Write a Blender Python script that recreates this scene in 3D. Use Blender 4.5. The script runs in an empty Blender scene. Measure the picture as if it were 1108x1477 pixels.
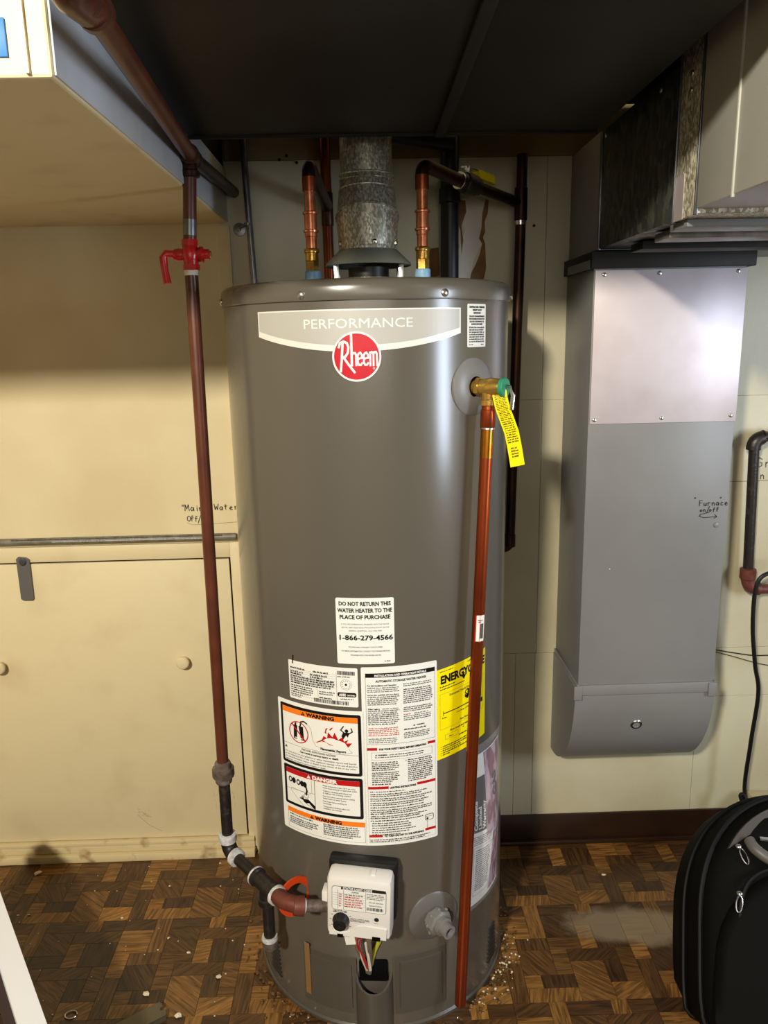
import bpy, bmesh, math, random
from mathutils import Vector, Matrix
random.seed(7)
sc = bpy.context.scene
COL = sc.collection
PI = math.pi
def s2l(c):
    return tuple((x/12.92 if x <= .04045 else ((x+.055)/1.055)**2.4) for x in [v/255 for v in c])

# ------------------------------------------------------------ camera
H = 1.25
pit, yaw, rol = (math.radians(v) for v in (12.85, 1.2, 1.2))
fw = Vector((math.sin(yaw)*math.cos(pit), math.cos(yaw)*math.cos(pit), -math.sin(pit)))
r0 = Vector((math.cos(yaw), -math.sin(yaw), 0)); u0 = r0.cross(fw)
rt = math.cos(rol)*r0 - math.sin(rol)*u0
up = math.cos(rol)*u0 + math.sin(rol)*r0
cd = bpy.data.cameras.new('camera'); cam = bpy.data.objects.new('camera', cd); COL.objects.link(cam)
m = Matrix((rt, up, -fw)).transposed().to_4x4(); m.translation = (0, 0, H)
cam.matrix_world = m
cd.sensor_fit = 'VERTICAL'; cd.sensor_height = 36; cd.lens = 36*1109/1477
cd.clip_start = .02
sc.camera = cam

# ------------------------------------------------------------ world, light, exposure
wd = bpy.data.worlds.new('room_dark'); sc.world = wd; wd.use_nodes = True
wd.node_tree.nodes['Background'].inputs[0].default_value = (.75, .85, 1, 1)
wd.node_tree.nodes['Background'].inputs[1].default_value = .05
def area(name, loc, target, size, power, color, size_y=None, shape='RECTANGLE'):
    l = bpy.data.lights.new(name, 'AREA'); l.shape = shape
    l.size = size
    if size_y: l.size_y = size_y
    l.energy = power; l.color = color
    o = bpy.data.objects.new(name, l); COL.objects.link(o); o.location = loc
    o.rotation_euler = (Vector(target)-Vector(loc)).to_track_quat('-Z', 'Y').to_euler()
    return o
area('ceiling_lamp', (-.85, -1.15, 2.19), (0, 1.5, 1.3), .20, 68, (1, .92, .75), shape='DISK')
area('room_fill_panel', (.2, -2.3, 1.50), (0, 1.5, 1.4), 1.8, 8.0, (1, .95, .86), .9)  # added fill panel; softens shadows and gives the tank a broad reflection
area('side_window', (1.7, .32, 1.15), (0, 1.4, 1.25), .30, 11, (.72, .84, 1), .7)
sc.view_settings.view_transform = 'Standard'
sc.view_settings.look = 'None'
sc.view_settings.gamma = 1
sc.view_settings.use_curve_mapping = False
sc.view_settings.exposure = .7

# ------------------------------------------------------------ materials
def nd(nt, t, **kw):
    n = nt.nodes.new(t)
    for k, v in kw.items(): setattr(n, k, v)
    return n
def mat(name, rgb, rough=.5, metal=0, var=None, vscale=8, vmix=.5, bump=0, bscale=60, coat=0, spec=.5,
        stretch=(1, 1, 1), rvar=0, thr=(.35, .65), detail=5):
    """rgb sRGB 0-255; var second colour mixed in by noise"""
    M = bpy.data.materials.new(name); M.use_nodes = True
    nt = M.node_tree; b = nt.nodes['Principled BSDF']
    c = (*s2l(rgb), 1)
    b.inputs['Base Color'].default_value = c
    b.inputs['Roughness'].default_value = rough; b.inputs['Metallic'].default_value = metal
    b.inputs['Coat Weight'].default_value = coat; b.inputs['Coat Roughness'].default_value = .2; b.inputs['Specular IOR Level'].default_value = spec
    geo = nd(nt, 'ShaderNodeNewGeometry')
    mp = nd(nt, 'ShaderNodeMapping'); mp.inputs['Scale'].default_value = stretch
    nt.links.new(geo.outputs['Position'], mp.inputs[0])
    if var is not None or rvar:
        no = nd(nt, 'ShaderNodeTexNoise'); no.inputs['Scale'].default_value = vscale; no.inputs['Detail'].default_value = detail
        nt.links.new(mp.outputs[0], no.inputs['Vector'])
        mr = nd(nt, 'ShaderNodeMapRange'); mr.inputs[1].default_value = thr[0]; mr.inputs[2].default_value = thr[1]
        nt.links.new(no.outputs[0], mr.inputs[0])
        if var is not None:
            mr.inputs[4].default_value = vmix
            mx = nd(nt, 'ShaderNodeMix', data_type='RGBA')
            mx.inputs[6].default_value = c; mx.inputs[7].default_value = (*s2l(var), 1)
            nt.links.new(mr.outputs[0], mx.inputs[0]); nt.links.new(mx.outputs[2], b.inputs['Base Color'])
        if rvar:
            m2 = nd(nt, 'ShaderNodeMath', operation='MULTIPLY_ADD'); m2.inputs[1].default_value = rvar; m2.inputs[2].default_value = rough
            nt.links.new(no.outputs[0], m2.inputs[0]); nt.links.new(m2.outputs[0], b.inputs['Roughness'])
    if bump:
        n2 = nd(nt, 'ShaderNodeTexNoise'); n2.inputs['Scale'].default_value = bscale; n2.inputs['Detail'].default_value = 3
        nt.links.new(mp.outputs[0], n2.inputs['Vector'])
        bp = nd(nt, 'ShaderNodeBump'); bp.inputs['Strength'].default_value = bump; bp.inputs['Distance'].default_value = .002
        nt.links.new(n2.outputs[0], bp.inputs['Height']); nt.links.new(bp.outputs[0], b.inputs['Normal'])
    return M
def spangle(name, lo, hi, scale=140, rough=.3, metal=.9, stretch=(1, 1, 1), dirt=None):
    M = mat(name, lo, rough, metal); nt = M.node_tree; b = nt.nodes['Principled BSDF']
    geo = nd(nt, 'ShaderNodeNewGeometry'); mp = nd(nt, 'ShaderNodeMapping'); mp.inputs['Scale'].default_value = stretch
    nt.links.new(geo.outputs['Position'], mp.inputs[0])
    v = nd(nt, 'ShaderNodeTexVoronoi'); v.inputs['Scale'].default_value = scale
    nt.links.new(mp.outputs[0], v.inputs['Vector'])
    r = nd(nt, 'ShaderNodeValToRGB'); r.color_ramp.elements[0].color = (*s2l(lo), 1); r.color_ramp.elements[1].color = (*s2l(hi), 1)
    r.color_ramp.elements[0].position = .3; r.color_ramp.elements[1].position = .95
    sp = nd(nt, 'ShaderNodeSeparateColor'); nt.links.new(v.outputs['Color'], sp.inputs[0]); nt.links.new(sp.outputs[0], r.inputs[0])
    nt.links.new(r.outputs[0], b.inputs['Base Color'])
    m2 = nd(nt, 'ShaderNodeMath', operation='MULTIPLY_ADD'); m2.inputs[1].default_value = .25; m2.inputs[2].default_value = rough
    nt.links.new(sp.outputs[1], m2.inputs[0]); nt.links.new(m2.outputs[0], b.inputs['Roughness'])
    return M

M = {}
M['cream'] = mat('cream_wall_paint', (222, 208, 170), .42, var=(196, 176, 130), vscale=3, vmix=.55, bump=.12, bscale=90, rvar=.15)
M['cream_door'] = mat('cream_door_paint', (220, 205, 166), .38, var=(178, 152, 104), vscale=9, vmix=.28, thr=(.52, .78), bump=.15, bscale=70, rvar=.1)
M['cream_trim'] = mat('dirty_cream_trim', (214, 196, 152), .4, var=(120, 84, 44), vscale=22, vmix=.7, thr=(.56, .72), bump=.3, bscale=60)
M['pale_panel'] = mat('pale_grey_cream_panel', (196, 190, 164), .42, var=(170, 160, 128), vscale=4, vmix=.6, bump=.15, bscale=80)
M['soffit_cream'] = mat('soffit_cream_paint', (228, 212, 172), .5, var=(178, 150, 108), vscale=10, vmix=.4, thr=(.55, .8), bump=.1)
M['soffit_cool_lit'] = mat('soffit_side_cool_light', (196, 200, 206), .38, var=(170, 174, 180), vscale=12, vmix=.5, bump=.15)  # grey-blue colour stands for cool light falling on the cream soffit's side
M['ledger'] = mat('bare_tan_board', (140, 118, 76), .7, var=(92, 74, 46), vscale=6, vmix=.7, stretch=(.3, 1, 2))
M['peel'] = mat('bare_brown_patch', (132, 96, 56), .85, var=(100, 72, 42), vscale=30, vmix=.8)
M['paint_flake'] = mat('pale_plaster', (206, 200, 190), .7)
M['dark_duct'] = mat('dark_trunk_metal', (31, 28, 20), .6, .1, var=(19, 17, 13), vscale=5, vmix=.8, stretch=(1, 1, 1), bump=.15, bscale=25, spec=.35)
M['dark_ceiling'] = mat('dark_joist_wood', (34, 28, 20), .8, var=(16, 13, 10), vscale=6, vmix=.8, spec=.1)
M['tank'] = mat('grey_brown_enamel', (90, 85, 77), .27, 0, coat=.6, spec=.5, bump=.02, bscale=20)
M['tank_base'] = mat('grey_brown_enamel_base', (78, 73, 66), .34, 0, spec=.5)
M['vent_gap_shade'] = mat('louvre_gap_shade', (44, 41, 37), .5)  # louvres match the tank; shade of their gaps is painted in as darker colour
M['grey_plastic'] = mat('grey_plastic', (120, 118, 116), .38)
M['dkgrey_plastic'] = mat('mid_grey_plastic', (98, 96, 94), .35)
M['black'] = mat('black_plastic', (14, 14, 15), .42)
M['blackhole'] = mat('black_opening', (5, 5, 5), .8, spec=.1)
M['white_plastic'] = mat('white_plastic', (224, 221, 216), .35)
M['paper'] = mat('white_label', (232, 232, 228), .33)
M['ink'] = mat('black_ink', (12, 12, 12), .35)
M['greyink'] = mat('grey_ink', (70, 70, 72), .4)
M['orange'] = mat('orange_ink', (244, 124, 24), .35)
M['red'] = mat('red_ink', (186, 16, 22), .33)
M['emblem_red'] = mat('emblem_red', (196, 8, 34), .28, var=(160, 4, 24), vscale=30, vmix=.5)
M['nameplate'] = mat('satin_silver_plate', (178, 176, 170), .34, 0)
M['nameplate_edge'] = mat('pale_silver_edge', (226, 225, 220), .3, .1)
M['yellow'] = mat('yellow_label', (250, 232, 0), .35)
M['brown_tape'] = mat('tan_strip', (128, 96, 58), .6)
M['iron_brown'] = mat('brown_painted_pipe', (98, 50, 32), .36, .1, var=(70, 34, 22), vscale=14, vmix=.7, coat=.2, bump=.1, bscale=90)
M['black_iron'] = mat('black_iron', (46, 40, 38), .4, .45, var=(96, 88, 84), vscale=60, vmix=.5, thr=(.58, .72), bump=.3, bscale=150)
M['galv_dirty'] = mat('worn_zinc_fitting', (132, 122, 116), .45, .5, var=(80, 60, 52), vscale=70, vmix=.8, bump=.35, bscale=160)
M['pipe_dope'] = mat('white_pipe_dope', (214, 212, 212), .55, var=(150, 150, 155), vscale=120, vmix=.7, bump=.5, bscale=200)
M['red_paint'] = mat('glossy_red_paint', (206, 22, 28), .3, coat=.3, var=(150, 12, 16), vscale=50, vmix=.6, bump=.25, bscale=140)
M['old_red'] = mat('faded_red_brown_casting', (112, 58, 46), .5, .2, var=(80, 40, 34), vscale=50, vmix=.7, bump=.3, bscale=150)
M['orange_wheel'] = mat('orange_disc_paint', (206, 66, 22), .4)
M['copper'] = mat('bright_copper', (236, 156, 112), .26, .75, var=(170, 84, 48), vscale=40, vmix=.7)
M['copper_dull'] = mat('brown_copper', (146, 74, 44), .34, .85, var=(92, 44, 26), vscale=16, vmix=.8, stretch=(1, 1, .35))
M['copper_drain'] = mat('red_brown_copper', (168, 76, 38), .30, .8, var=(106, 40, 20), vscale=14, vmix=.8, stretch=(1, 1, .25))
M['copper_gold'] = mat('heat_tinted_copper', (196, 132, 40), .26, .95, var=(170, 80, 30), vscale=30, vmix=.7)
M['copper_dark'] = mat('tarnished_dark_copper', (70, 44, 32), .4, .8, var=(36, 26, 20), vscale=12, vmix=.8)
M['brass'] = mat('brass', (222, 180, 92), .25, .8, var=(160, 116, 50), vscale=60, vmix=.6, bump=.1, bscale=150)
M['blue_plastic'] = mat('pale_blue_nipple_band', (120, 172, 214), .4, var=(170, 200, 220), vscale=80, vmix=.6)
M['steel'] = mat('bright_steel', (206, 206, 206), .25, 1)
M['conduit'] = mat('zinc_conduit', (132, 134, 138), .32, .8, var=(84, 84, 84), vscale=40, vmix=.6)
M['conduit_paint'] = mat('dirty_grey_conduit', (132, 128, 114), .5, .1, var=(84, 80, 70), vscale=50, vmix=.7)
M['spangle'] = spangle('spangled_flue_metal', (140, 138, 124), (206, 202, 184), 420, .30, .65, (1, 1, .5))
M['spangle_dark'] = spangle('dark_spangled_duct_metal', (50, 52, 47), (84, 84, 74), 110, .42, .3, (1, 1, .5))
M['spangle_lit'] = spangle('lit_spangled_duct_metal', (150, 143, 118), (232, 228, 208), 300, .3, .3, (1, 1, .6))  # lit copy of the galvanised metal; lamp brightness is put into its colour
M['galv_plate'] = mat('plain_galvanised_plate', (206, 196, 200), .4, .3, var=(150, 136, 132), vscale=5, vmix=.6, bump=.05, bscale=40)
M['cone'] = mat('dull_draft_hood_metal', (126, 127, 118), .42, .35, var=(104, 104, 96), vscale=14, vmix=.6)
M['duct_paint'] = mat('grey_duct_paint', (126, 125, 124), .42, var=(112, 111, 110), vscale=5, vmix=.6, bump=.05, bscale=60)
M['duct_paint_light'] = mat('light_grey_duct_paint', (166, 165, 156), .42, var=(150, 149, 140), vscale=5, vmix=.6, bump=.05)
M['dirty_tape'] = mat('foil_tape', (130, 124, 116), .4, .5, var=(90, 84, 78), vscale=40, vmix=.8, bump=.4)
M['green'] = mat('green_cap', (44, 138, 104), .4)
M['cable'] = mat('black_cable', (14, 14, 14), .38)
M['bag'] = mat('black_nylon', (5, 4, 3), .75, spec=.12, var=(9, 8, 6), vscale=7, vmix=.6, bump=.4, bscale=22)
M['bag_lining'] = mat('taupe_nylon', (62, 54, 45), .6, var=(66, 58, 48), vscale=12, vmix=.6)
M['bag_grey'] = mat('grey_rubber_handle', (96, 92, 88), .45)
M['piping'] = mat('black_piping', (7, 7, 7), .6, spec=.25)
M['white_board'] = mat('white_melamine', (236, 238, 244), .4)
M['maroon'] = mat('dark_brown_edge', (52, 28, 26), .5)
M['olive_metal'] = mat('olive_metal', (98, 90, 70), .4, .4)
M['baseboard'] = mat('dark_brown_vinyl', (48, 30, 20), .3, var=(32, 20, 14), vscale=8, vmix=.7, bump=.15, bscale=40)
M['crumb'] = mat('plaster_crumb', (220, 204, 176), .7)
M['wet_crumb'] = mat('brown_grit', (120, 88, 52), .25, var=(60, 40, 24), vscale=200, vmix=1)
M['blue_tape'] = mat('blue_tape', (30, 120, 200), .5)
M['screw'] = mat('screw_head', (180, 178, 170), .3, .9)
M['marker'] = mat('marker_ink', (26, 22, 20), .5)
M['pencil'] = mat('faint_brown_line', (130, 104, 72), .6)
M['wire_red'] = mat('red_wire', (170, 40, 36), .4)
M['wire_white'] = mat('white_wire', (214, 206, 196), .4)
M['wire_tube'] = mat('grey_gas_tube', (140, 128, 112), .35, .5)
M['wire_yellow'] = mat('yellow_green_wire', (170, 164, 50), .4)
M['beige'] = mat('beige_plastic', (184, 172, 138), .45)
M['purple'] = mat('purple_print', (112, 40, 70), .4, var=(196, 170, 186), vscale=60, vmix=.8, thr=(.45, .55), stretch=(1, 1, .4))
M['teflon'] = mat('white_thread_tape', (236, 232, 214), .6)
# clear sleeve
cl = bpy.data.materials.new('clear_plastic_sleeve'); cl.use_nodes = True
_b = cl.node_tree.nodes['Principled BSDF']; _b.inputs['Base Color'].default_value = (.9, .88, .9, 1)
_b.inputs['Roughness'].default_value = .12; _b.inputs['Alpha'].default_value = .16
M['clear'] = cl

# parquet: one material, tone comes from object colour; grain runs along the block's own x
pq = bpy.data.materials.new('parquet_vinyl'); pq.use_nodes = True
nt = pq.node_tree; b = nt.nodes['Principled BSDF']
oi = nd(nt, 'ShaderNodeObjectInfo'); tc = nd(nt, 'ShaderNodeTexCoord'); geo = nd(nt, 'ShaderNodeNewGeometry')
mp = nd(nt, 'ShaderNodeMapping'); mp.inputs['Scale'].default_value = (8, 95, 1)
ad = nd(nt, 'ShaderNodeVectorMath', operation='ADD'); nt.links.new(tc.outputs['Object'], ad.inputs[0])
rm = nd(nt, 'ShaderNodeMath', operation='MULTIPLY'); rm.inputs[1].default_value = 9; nt.links.new(oi.outputs['Random'], rm.inputs[0])
nt.links.new(rm.outputs[0], ad.inputs[1]); nt.links.new(ad.outputs[0], mp.inputs[0])
no = nd(nt, 'ShaderNodeTexNoise'); no.inputs['Scale'].default_value = 2.0; no.inputs['Detail'].default_value = 6; no.inputs['Distortion'].default_value = .8
nt.links.new(mp.outputs[0], no.inputs['Vector'])
rp = nd(nt, 'ShaderNodeMapRange'); rp.inputs[1].default_value = .38; rp.inputs[2].default_value = .64; rp.inputs[3].default_value = .45; rp.inputs[4].default_value = 1.35
nt.links.new(no.outputs[0], rp.inputs[0])
mu = nd(nt, 'ShaderNodeVectorMath', operation='SCALE'); nt.links.new(oi.outputs['Color'], mu.inputs[0]); nt.links.new(rp.outputs[0], mu.inputs['Scale'])
# worn patches and the chalky spill mark lying right of the tank
pn = nd(nt, 'ShaderNodeTexNoise'); pn.inputs['Scale'].default_value = 7; pn.inputs['Detail'].default_value = 6; nt.links.new(geo.outputs['Position'], pn.inputs['Vector'])
pr = nd(nt, 'ShaderNodeMapRange'); pr.inputs[1].default_value = .5; pr.inputs[2].default_value = .75; pr.inputs[4].default_value = .3; nt.links.new(pn.outputs[0], pr.inputs[0])
m1 = nd(nt, 'ShaderNodeMix', data_type='RGBA'); m1.inputs[7].default_value = (*s2l((96, 74, 48)), 1)
nt.links.new(pr.outputs[0], m1.inputs[0]); nt.links.new(mu.outputs[0], m1.inputs[6])
sx = nd(nt, 'ShaderNodeMapping'); sx.vector_type = 'TEXTURE'
sx.inputs['Location'].default_value = (.545, 1.405, 0); sx.inputs['Scale'].default_value = (.165, .062, 1); sx.inputs['Rotation'].default_value = (0, 0, -.08)
nt.links.new(geo.outputs['Position'], sx.inputs[0])
ln = nd(nt, 'ShaderNodeVectorMath', operation='LENGTH'); nt.links.new(sx.outputs[0], ln.inputs[0])
sn = nd(nt, 'ShaderNodeTexNoise'); sn.inputs['Scale'].default_value = 16; sn.inputs['Detail'].default_value = 7; nt.links.new(geo.outputs['Position'], sn.inputs['Vector'])
sa = nd(nt, 'ShaderNodeMath', operation='MULTIPLY_ADD'); sa.inputs[1].default_value = 1.0; nt.links.new(sn.outputs[0], sa.inputs[0]); nt.links.new(ln.outputs[1], sa.inputs[2])
sr = nd(nt, 'ShaderNodeMapRange'); sr.inputs[1].default_value = 1.5; sr.inputs[2].default_value = 1.15; sr.inputs[3].default_value = 0; sr.inputs[4].default_value = .75
nt.links.new(sa.outputs[0], sr.inputs[0])
m2 = nd(nt, 'ShaderNodeMix', data_type='RGBA'); m2.inputs[7].default_value = (*s2l((150, 134, 112)), 1)
nt.links.new(sr.outputs[0], m2.inputs[0]); nt.links.new(m1.outputs[2], m2.inputs[6]); nt.links.new(m2.outputs[2], b.inputs['Base Color'])
b.inputs['Roughness'].default_value = .34; b.inputs['Specular IOR Level'].default_value = .4
bp = nd(nt, 'ShaderNodeBump'); bp.inputs['Strength'].default_value = .15; bp.inputs['Distance'].default_value = .001
nt.links.new(no.outputs[0], bp.inputs['Height']); nt.links.new(bp.outputs[0], b.inputs['Normal'])
M['parquet'] = pq

# ------------------------------------------------------------ object helpers
def tag(o, label=None, cat=None, group=None, kind=None):
    if label: o['label'] = label
    if cat: o['category'] = cat
    if group: o['group'] = group
    if kind: o['kind'] = kind
    return o
def thing(name, loc, label, cat, group=None):
    o = bpy.data.objects.new(name, None); COL.objects.link(o); o.location = loc
    o.empty_display_size = .02
    return tag(o, label, cat, group)
def root_of(p):
    v = Vector((0, 0, 0))
    while p is not None:
        v = v + p.location; p = p.parent
    return v
class MB:
    """collects shapes in world coordinates; build() links ONE mesh object"""
    def __init__(s): s.bm = bmesh.new(); s.mi = 0
    def face(s, vs):
        try:
            f = s.bm.faces.new(vs); f.material_index = s.mi; return f
        except ValueError: return None
    def box(s, x0, y0, z0, x1, y1, z1, bev=0, mtx=None):
        n0 = len(s.bm.verts)
        pts = [(x, y, z) for z in (z0, z1) for y in (y0, y1) for x in (x0, x1)]
        v = [s.bm.verts.new(p) for p in pts]
        fs = [s.face([v[i] for i in q]) for q in ((0, 2, 3, 1), (4, 5, 7, 6), (0, 1, 5, 4), (2, 6, 7, 3), (0, 4, 6, 2), (1, 3, 7, 5))]
        if bev:
            es = list({e for f in fs for e in f.edges})
            r = bmesh.ops.bevel(s.bm, geom=es, offset=bev, segments=2, affect='EDGES', profile=.5)
            for f in r['faces']: f.material_index = s.mi
            s.bm.verts.ensure_lookup_table()
        if mtx is not None:
            s.bm.verts.ensure_lookup_table()
            for w in s.bm.verts[n0:]: w.co = mtx @ w.co
        return s
    def rings(s, rings, close=True, cap=True):
        vr = [[s.bm.verts.new(p) for p in r] for r in rings]
        n = len(vr[0])
        for a, c in zip(vr, vr[1:]):
            for i in range(n if close else n-1):
                j = (i+1) % n; s.face((a[i], a[j], c[j], c[i]))
        if cap and close:
            s.face(list(reversed(vr[0]))); s.face(vr[-1])
        return s
    def lathe(s, p0, d, prof, n=24, sides=None, cap=True, rot=0):
        """prof: (distance along d, radius)"""
        p0 = Vector(p0); d = Vector(d).normalized(); a = d.orthogonal().normalized(); c = d.cross(a)
        n = sides or n
        rr = [[p0+d*t+(a*math.cos(2*PI*i/n+rot)+c*math.sin(2*PI*i/n+rot))*r for i in range(n)] for t, r in prof]
        return s.rings(rr, cap=cap)
    def tube(s, pts, r, n=14, cap=True, radii=None):
        pts = [Vector(p) for p in pts]; rr = []; a = None
        for i, p in enumerate(pts):
            t = (pts[min(i+1, len(pts)-1)]-pts[max(i-1, 0)]).normalized()
            a = t.orthogonal().normalized() if a is None else (a-t*a.dot(t)).normalized()
            c = t.cross(a); q = radii[i] if radii else r
            rr.append([p+(a*math.cos(2*PI*k/n)+c*math.sin(2*PI*k/n))*q for k in range(n)])
        return s.rings(rr, cap=cap)
    def prism(s, poly, fn0, fn1):
        a = [s.bm.verts.new(fn0(p)) for p in poly]; c = [s.bm.verts.new(fn1(p)) for p in poly]
        n = len(poly)
        for i in range(n): s.face((a[i], a[(i+1) % n], c[(i+1) % n], c[i]))
        s.face(list(reversed(a))); s.face(c)
        return s
    def sphere(s, c, r, sub=2, scale=(1, 1, 1), jitter=0):
        ret = bmesh.ops.create_icosphere(s.bm, subdivisions=sub, radius=r)
        for v in ret['verts']:
            if jitter: v.co *= 1+random.uniform(-jitter, jitter)
            v.co = Vector((v.co.x*scale[0], v.co.y*scale[1], v.co.z*scale[2]))+Vector(c)
            for f in v.link_faces: f.material_index = s.mi
        return s
    def build(s, name, mats, parent=None, smooth=True, ang=35, recalc=True):
        if recalc: bmesh.ops.recalc_face_normals(s.bm, faces=s.bm.faces[:])
        me = bpy.data.meshes.new(name)
        off = root_of(parent)
        for v in s.bm.verts: v.co -= off
        s.bm.to_mesh(me); s.bm.free()
        for k in (mats if isinstance(mats, (list, tuple)) else [mats]): me.materials.append(M[k])
        if smooth:
            me.polygons.foreach_set('use_smooth', [True]*len(me.polygons))
            me.set_sharp_from_angle(angle=math.radians(ang))
        o = bpy.data.objects.new(name, me); COL.objects.link(o)
        if parent is not None: o.parent = parent
        return o
def arc(c, a, b2, n=8):
    """quarter-round path from c+a to c+b2 bulging towards c+a+b2 (elbow centre line)"""
    c, a, b2 = Vector(c), Vector(a), Vector(b2)
    return [c+a*math.cos(t)+b2*math.sin(t) for t in [PI/2*i/n for i in range(n+1)]]
def elbow(p_in, corner, p_out, rad, n=7):
    """points of a bend rounding the corner between two straight runs"""
    p_in, corner, p_out = Vector(p_in), Vector(corner), Vector(p_out)
    u = (p_in-corner).normalized(); w = (p_out-corner).normalized()
    A = corner+u*rad; B = corner+w*rad
    return [(1-t)**2*A+2*t*(1-t)*corner+t*t*B for t in [i/n for i in range(n+1)]]

# flat print: 2D pieces in mm (x right, y down), mapped on to a surface
_tc = {}
def text2d(s, size, bold=0, xs=1, align='L'):
    key = (s, bold)
    if key not in _tc:
        cu = bpy.data.curves.new('t', 'FONT'); cu.body = s; cu.size = 1; cu.offset = bold; cu.resolution_u = 2
        o = bpy.data.objects.new('t', cu); COL.objects.link(o)
        dg = bpy.context.evaluated_depsgraph_get(); dg.update()
        me = bpy.data.meshes.new_from_object(o.evaluated_get(dg))
        _tc[key] = ([tuple(v.co[:2]) for v in me.vertices], [tuple(p.vertices) for p in me.polygons])
        bpy.data.objects.remove(o); bpy.data.curves.remove(cu); bpy.data.meshes.remove(me)
    vs, fs = _tc[key]
    k = size/.73                      # size = cap height
    vs = [(x*k*xs, -y*k) for x, y in vs]
    w = max([v[0] for v in vs], default=0)
    dx = 0 if align == 'L' else (-w/2 if align == 'C' else -w)
    return [(x+dx, y) for x, y in vs], fs, w
class Print:
    def __init__(s): s.v = []; s.f = []; s.m = []; s.mats = []
    def mi(s, k):
        if k not in s.mats: s.mats.append(k)
        return s.mats.index(k)
    def add(s, pts, k, lay, fs=None):
        n = len(s.v); s.v += [(x, y, lay) for x, y in pts]
        for f in (fs or [tuple(range(len(pts)))]):
            s.f.append(tuple(n+i for i in f)); s.m.append(s.mi(k))
    def rect(s, x0, y0, x1, y1, k, lay=1, step=8):
        nx = max(1, int(abs(x1-x0)/step)+1)
        for i in range(nx):
            a = x0+(x1-x0)*i/nx; c = x0+(x1-x0)*(i+1)/nx
            s.add([(a, y0), (c, y0), (c, y1), (a, y1)], k, lay)
    def frame(s, x0, y0, x1, y1, t, k, lay=1):
        s.rect(x0, y0, x1, y0+t, k, lay); s.rect(x0, y1-t, x1, y1, k, lay)
        s.rect(x0, y0+t, x0+t, y1-t, k, lay); s.rect(x1-t, y0+t, x1, y1-t, k, lay)
    def rrect(s, x0, y0, x1, y1, r, k, lay=1, step=8, topf=None):
        """rounded rectangle as vertical strips"""
        xs = [x0+r*(1-math.cos(t)) for t in [PI/2*i/5 for i in range(6)]]
        nx = max(1, int((x1-x0-2*r)/step)+1)
        xs += [x0+r+(x1-x0-2*r)*i/nx for i in range(1, nx)]
        xs += [x1-r*(1-math.cos(t)) for t in [PI/2*(1-i/5) for i in range(6)]]
        def ins(x):
            d = (x0+r-x) if x < x0+r else (x-(x1-r) if x > x1-r else 0)
            return r-math.sqrt(max(0, r*r-d*d))
        for a, c in zip(xs, xs[1:]):
            s.add([(a, y0+ins(a)), (c, y0+ins(c)), (c, y1-ins(c)), (a, y1-ins(a))], k, lay)
    def disc(s, x, y, r, k, lay=1, r2=0, n=40, sy=1):
        P = [(math.cos(2*PI*i/n), math.sin(2*PI*i/n)*sy) for i in range(n)]
        if r2:
            for i in range(n):
                a, c = P[i], P[(i+1) % n]
                s.add([(x+a[0]*r2, y+a[1]*r2), (x+c[0]*r2, y+c[1]*r2), (x+c[0]*r, y+c[1]*r), (x+a[0]*r, y+a[1]*r)], k, lay)
        else:
            st = [0, .3, .6, .85, 1]
            for q0, q1 in zip(st, st[1:]):
                for i in range(n):
                    a, c = P[i], P[(i+1) % n]
                    pts = [(x+a[0]*r*q0, y+a[1]*r*q0), (x+a[0]*r*q1, y+a[1]*r*q1), (x+c[0]*r*q1, y+c[1]*r*q1), (x+c[0]*r*q0, y+c[1]*r*q0)]
                    s.add(pts[:3] if q0 == 0 else pts, k, lay)
    def line(s, pts, w, k, lay=1):
        for p, q in zip(pts, pts[1:]):
            dx, dy = q[0]-p[0], q[1]-p[1]; L = math.hypot(dx, dy) or 1
            nx, ny = -dy/L*w/2, dx/L*w/2; ex, ey = dx/L*w*.35, dy/L*w*.35
            n = max(1, int(L/8)+1)
            for i in range(n):
                a = (p[0]-ex+(dx+2*ex)*i/n, p[1]-ey+(dy+2*ey)*i/n); c = (p[0]-ex+(dx+2*ex)*(i+1)/n, p[1]-ey+(dy+2*ey)*(i+1)/n)
                s.add([(a[0]+nx, a[1]+ny), (c[0]+nx, c[1]+ny), (c[0]-nx, c[1]-ny), (a[0]-nx, a[1]-ny)], k, lay)
    def text(s, x, y, t, size, k='ink', bold=0, align='L', w=None, lay=2, xs=1):
        vs, fs, ww = text2d(t, size, bold, xs, 'L')
        if w: xs2 = w/ww
        else: xs2 = 1; w = ww
        dx = {'L': 0, 'C': -w/2, 'R': -w}[align]
        s.add([(x+dx+a*xs2, y+b) for a, b in vs], k, lay, fs)
    def small(s, x0, y0, x1, n, lh, k='greyink', lay=2, h=.5, fill=.93, ragged=.3):
        """lines of print too small to read: words as rows of short marks"""
        for i in range(n):
            x = x0; y = y0+i*lh; xe = x1-random.random()*ragged*(x1-x0)*(.3 if i < n-1 else 1)
            while x < xe-1:
                wl = random.uniform(2, 7)
                e = min(x+wl, xe)
                while x < e-.4:
                    g = random.uniform(.5, .9); hh = lh*h*random.choice((.8, .8, 1.15))
                    s.add([(x, y-hh), (min(x+g, e), y-hh), (min(x+g, e), y), (x, y)], k, lay)
                    x += g+random.uniform(.12, .35)
                x = e+random.uniform(.7, 1.1)
    def bars(s, x0, y0, x1, y1, k='ink', lay=2, u=.6):
        x = x0
        while x < x1-u:
            w = random.choice((u, u, 1.6*u, 2.4*u)); s.add([(x, y0), (x+w, y0), (x+w, y1), (x, y1)], k, lay); x += w+random.choice((u*.7, u*1.4))
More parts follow.
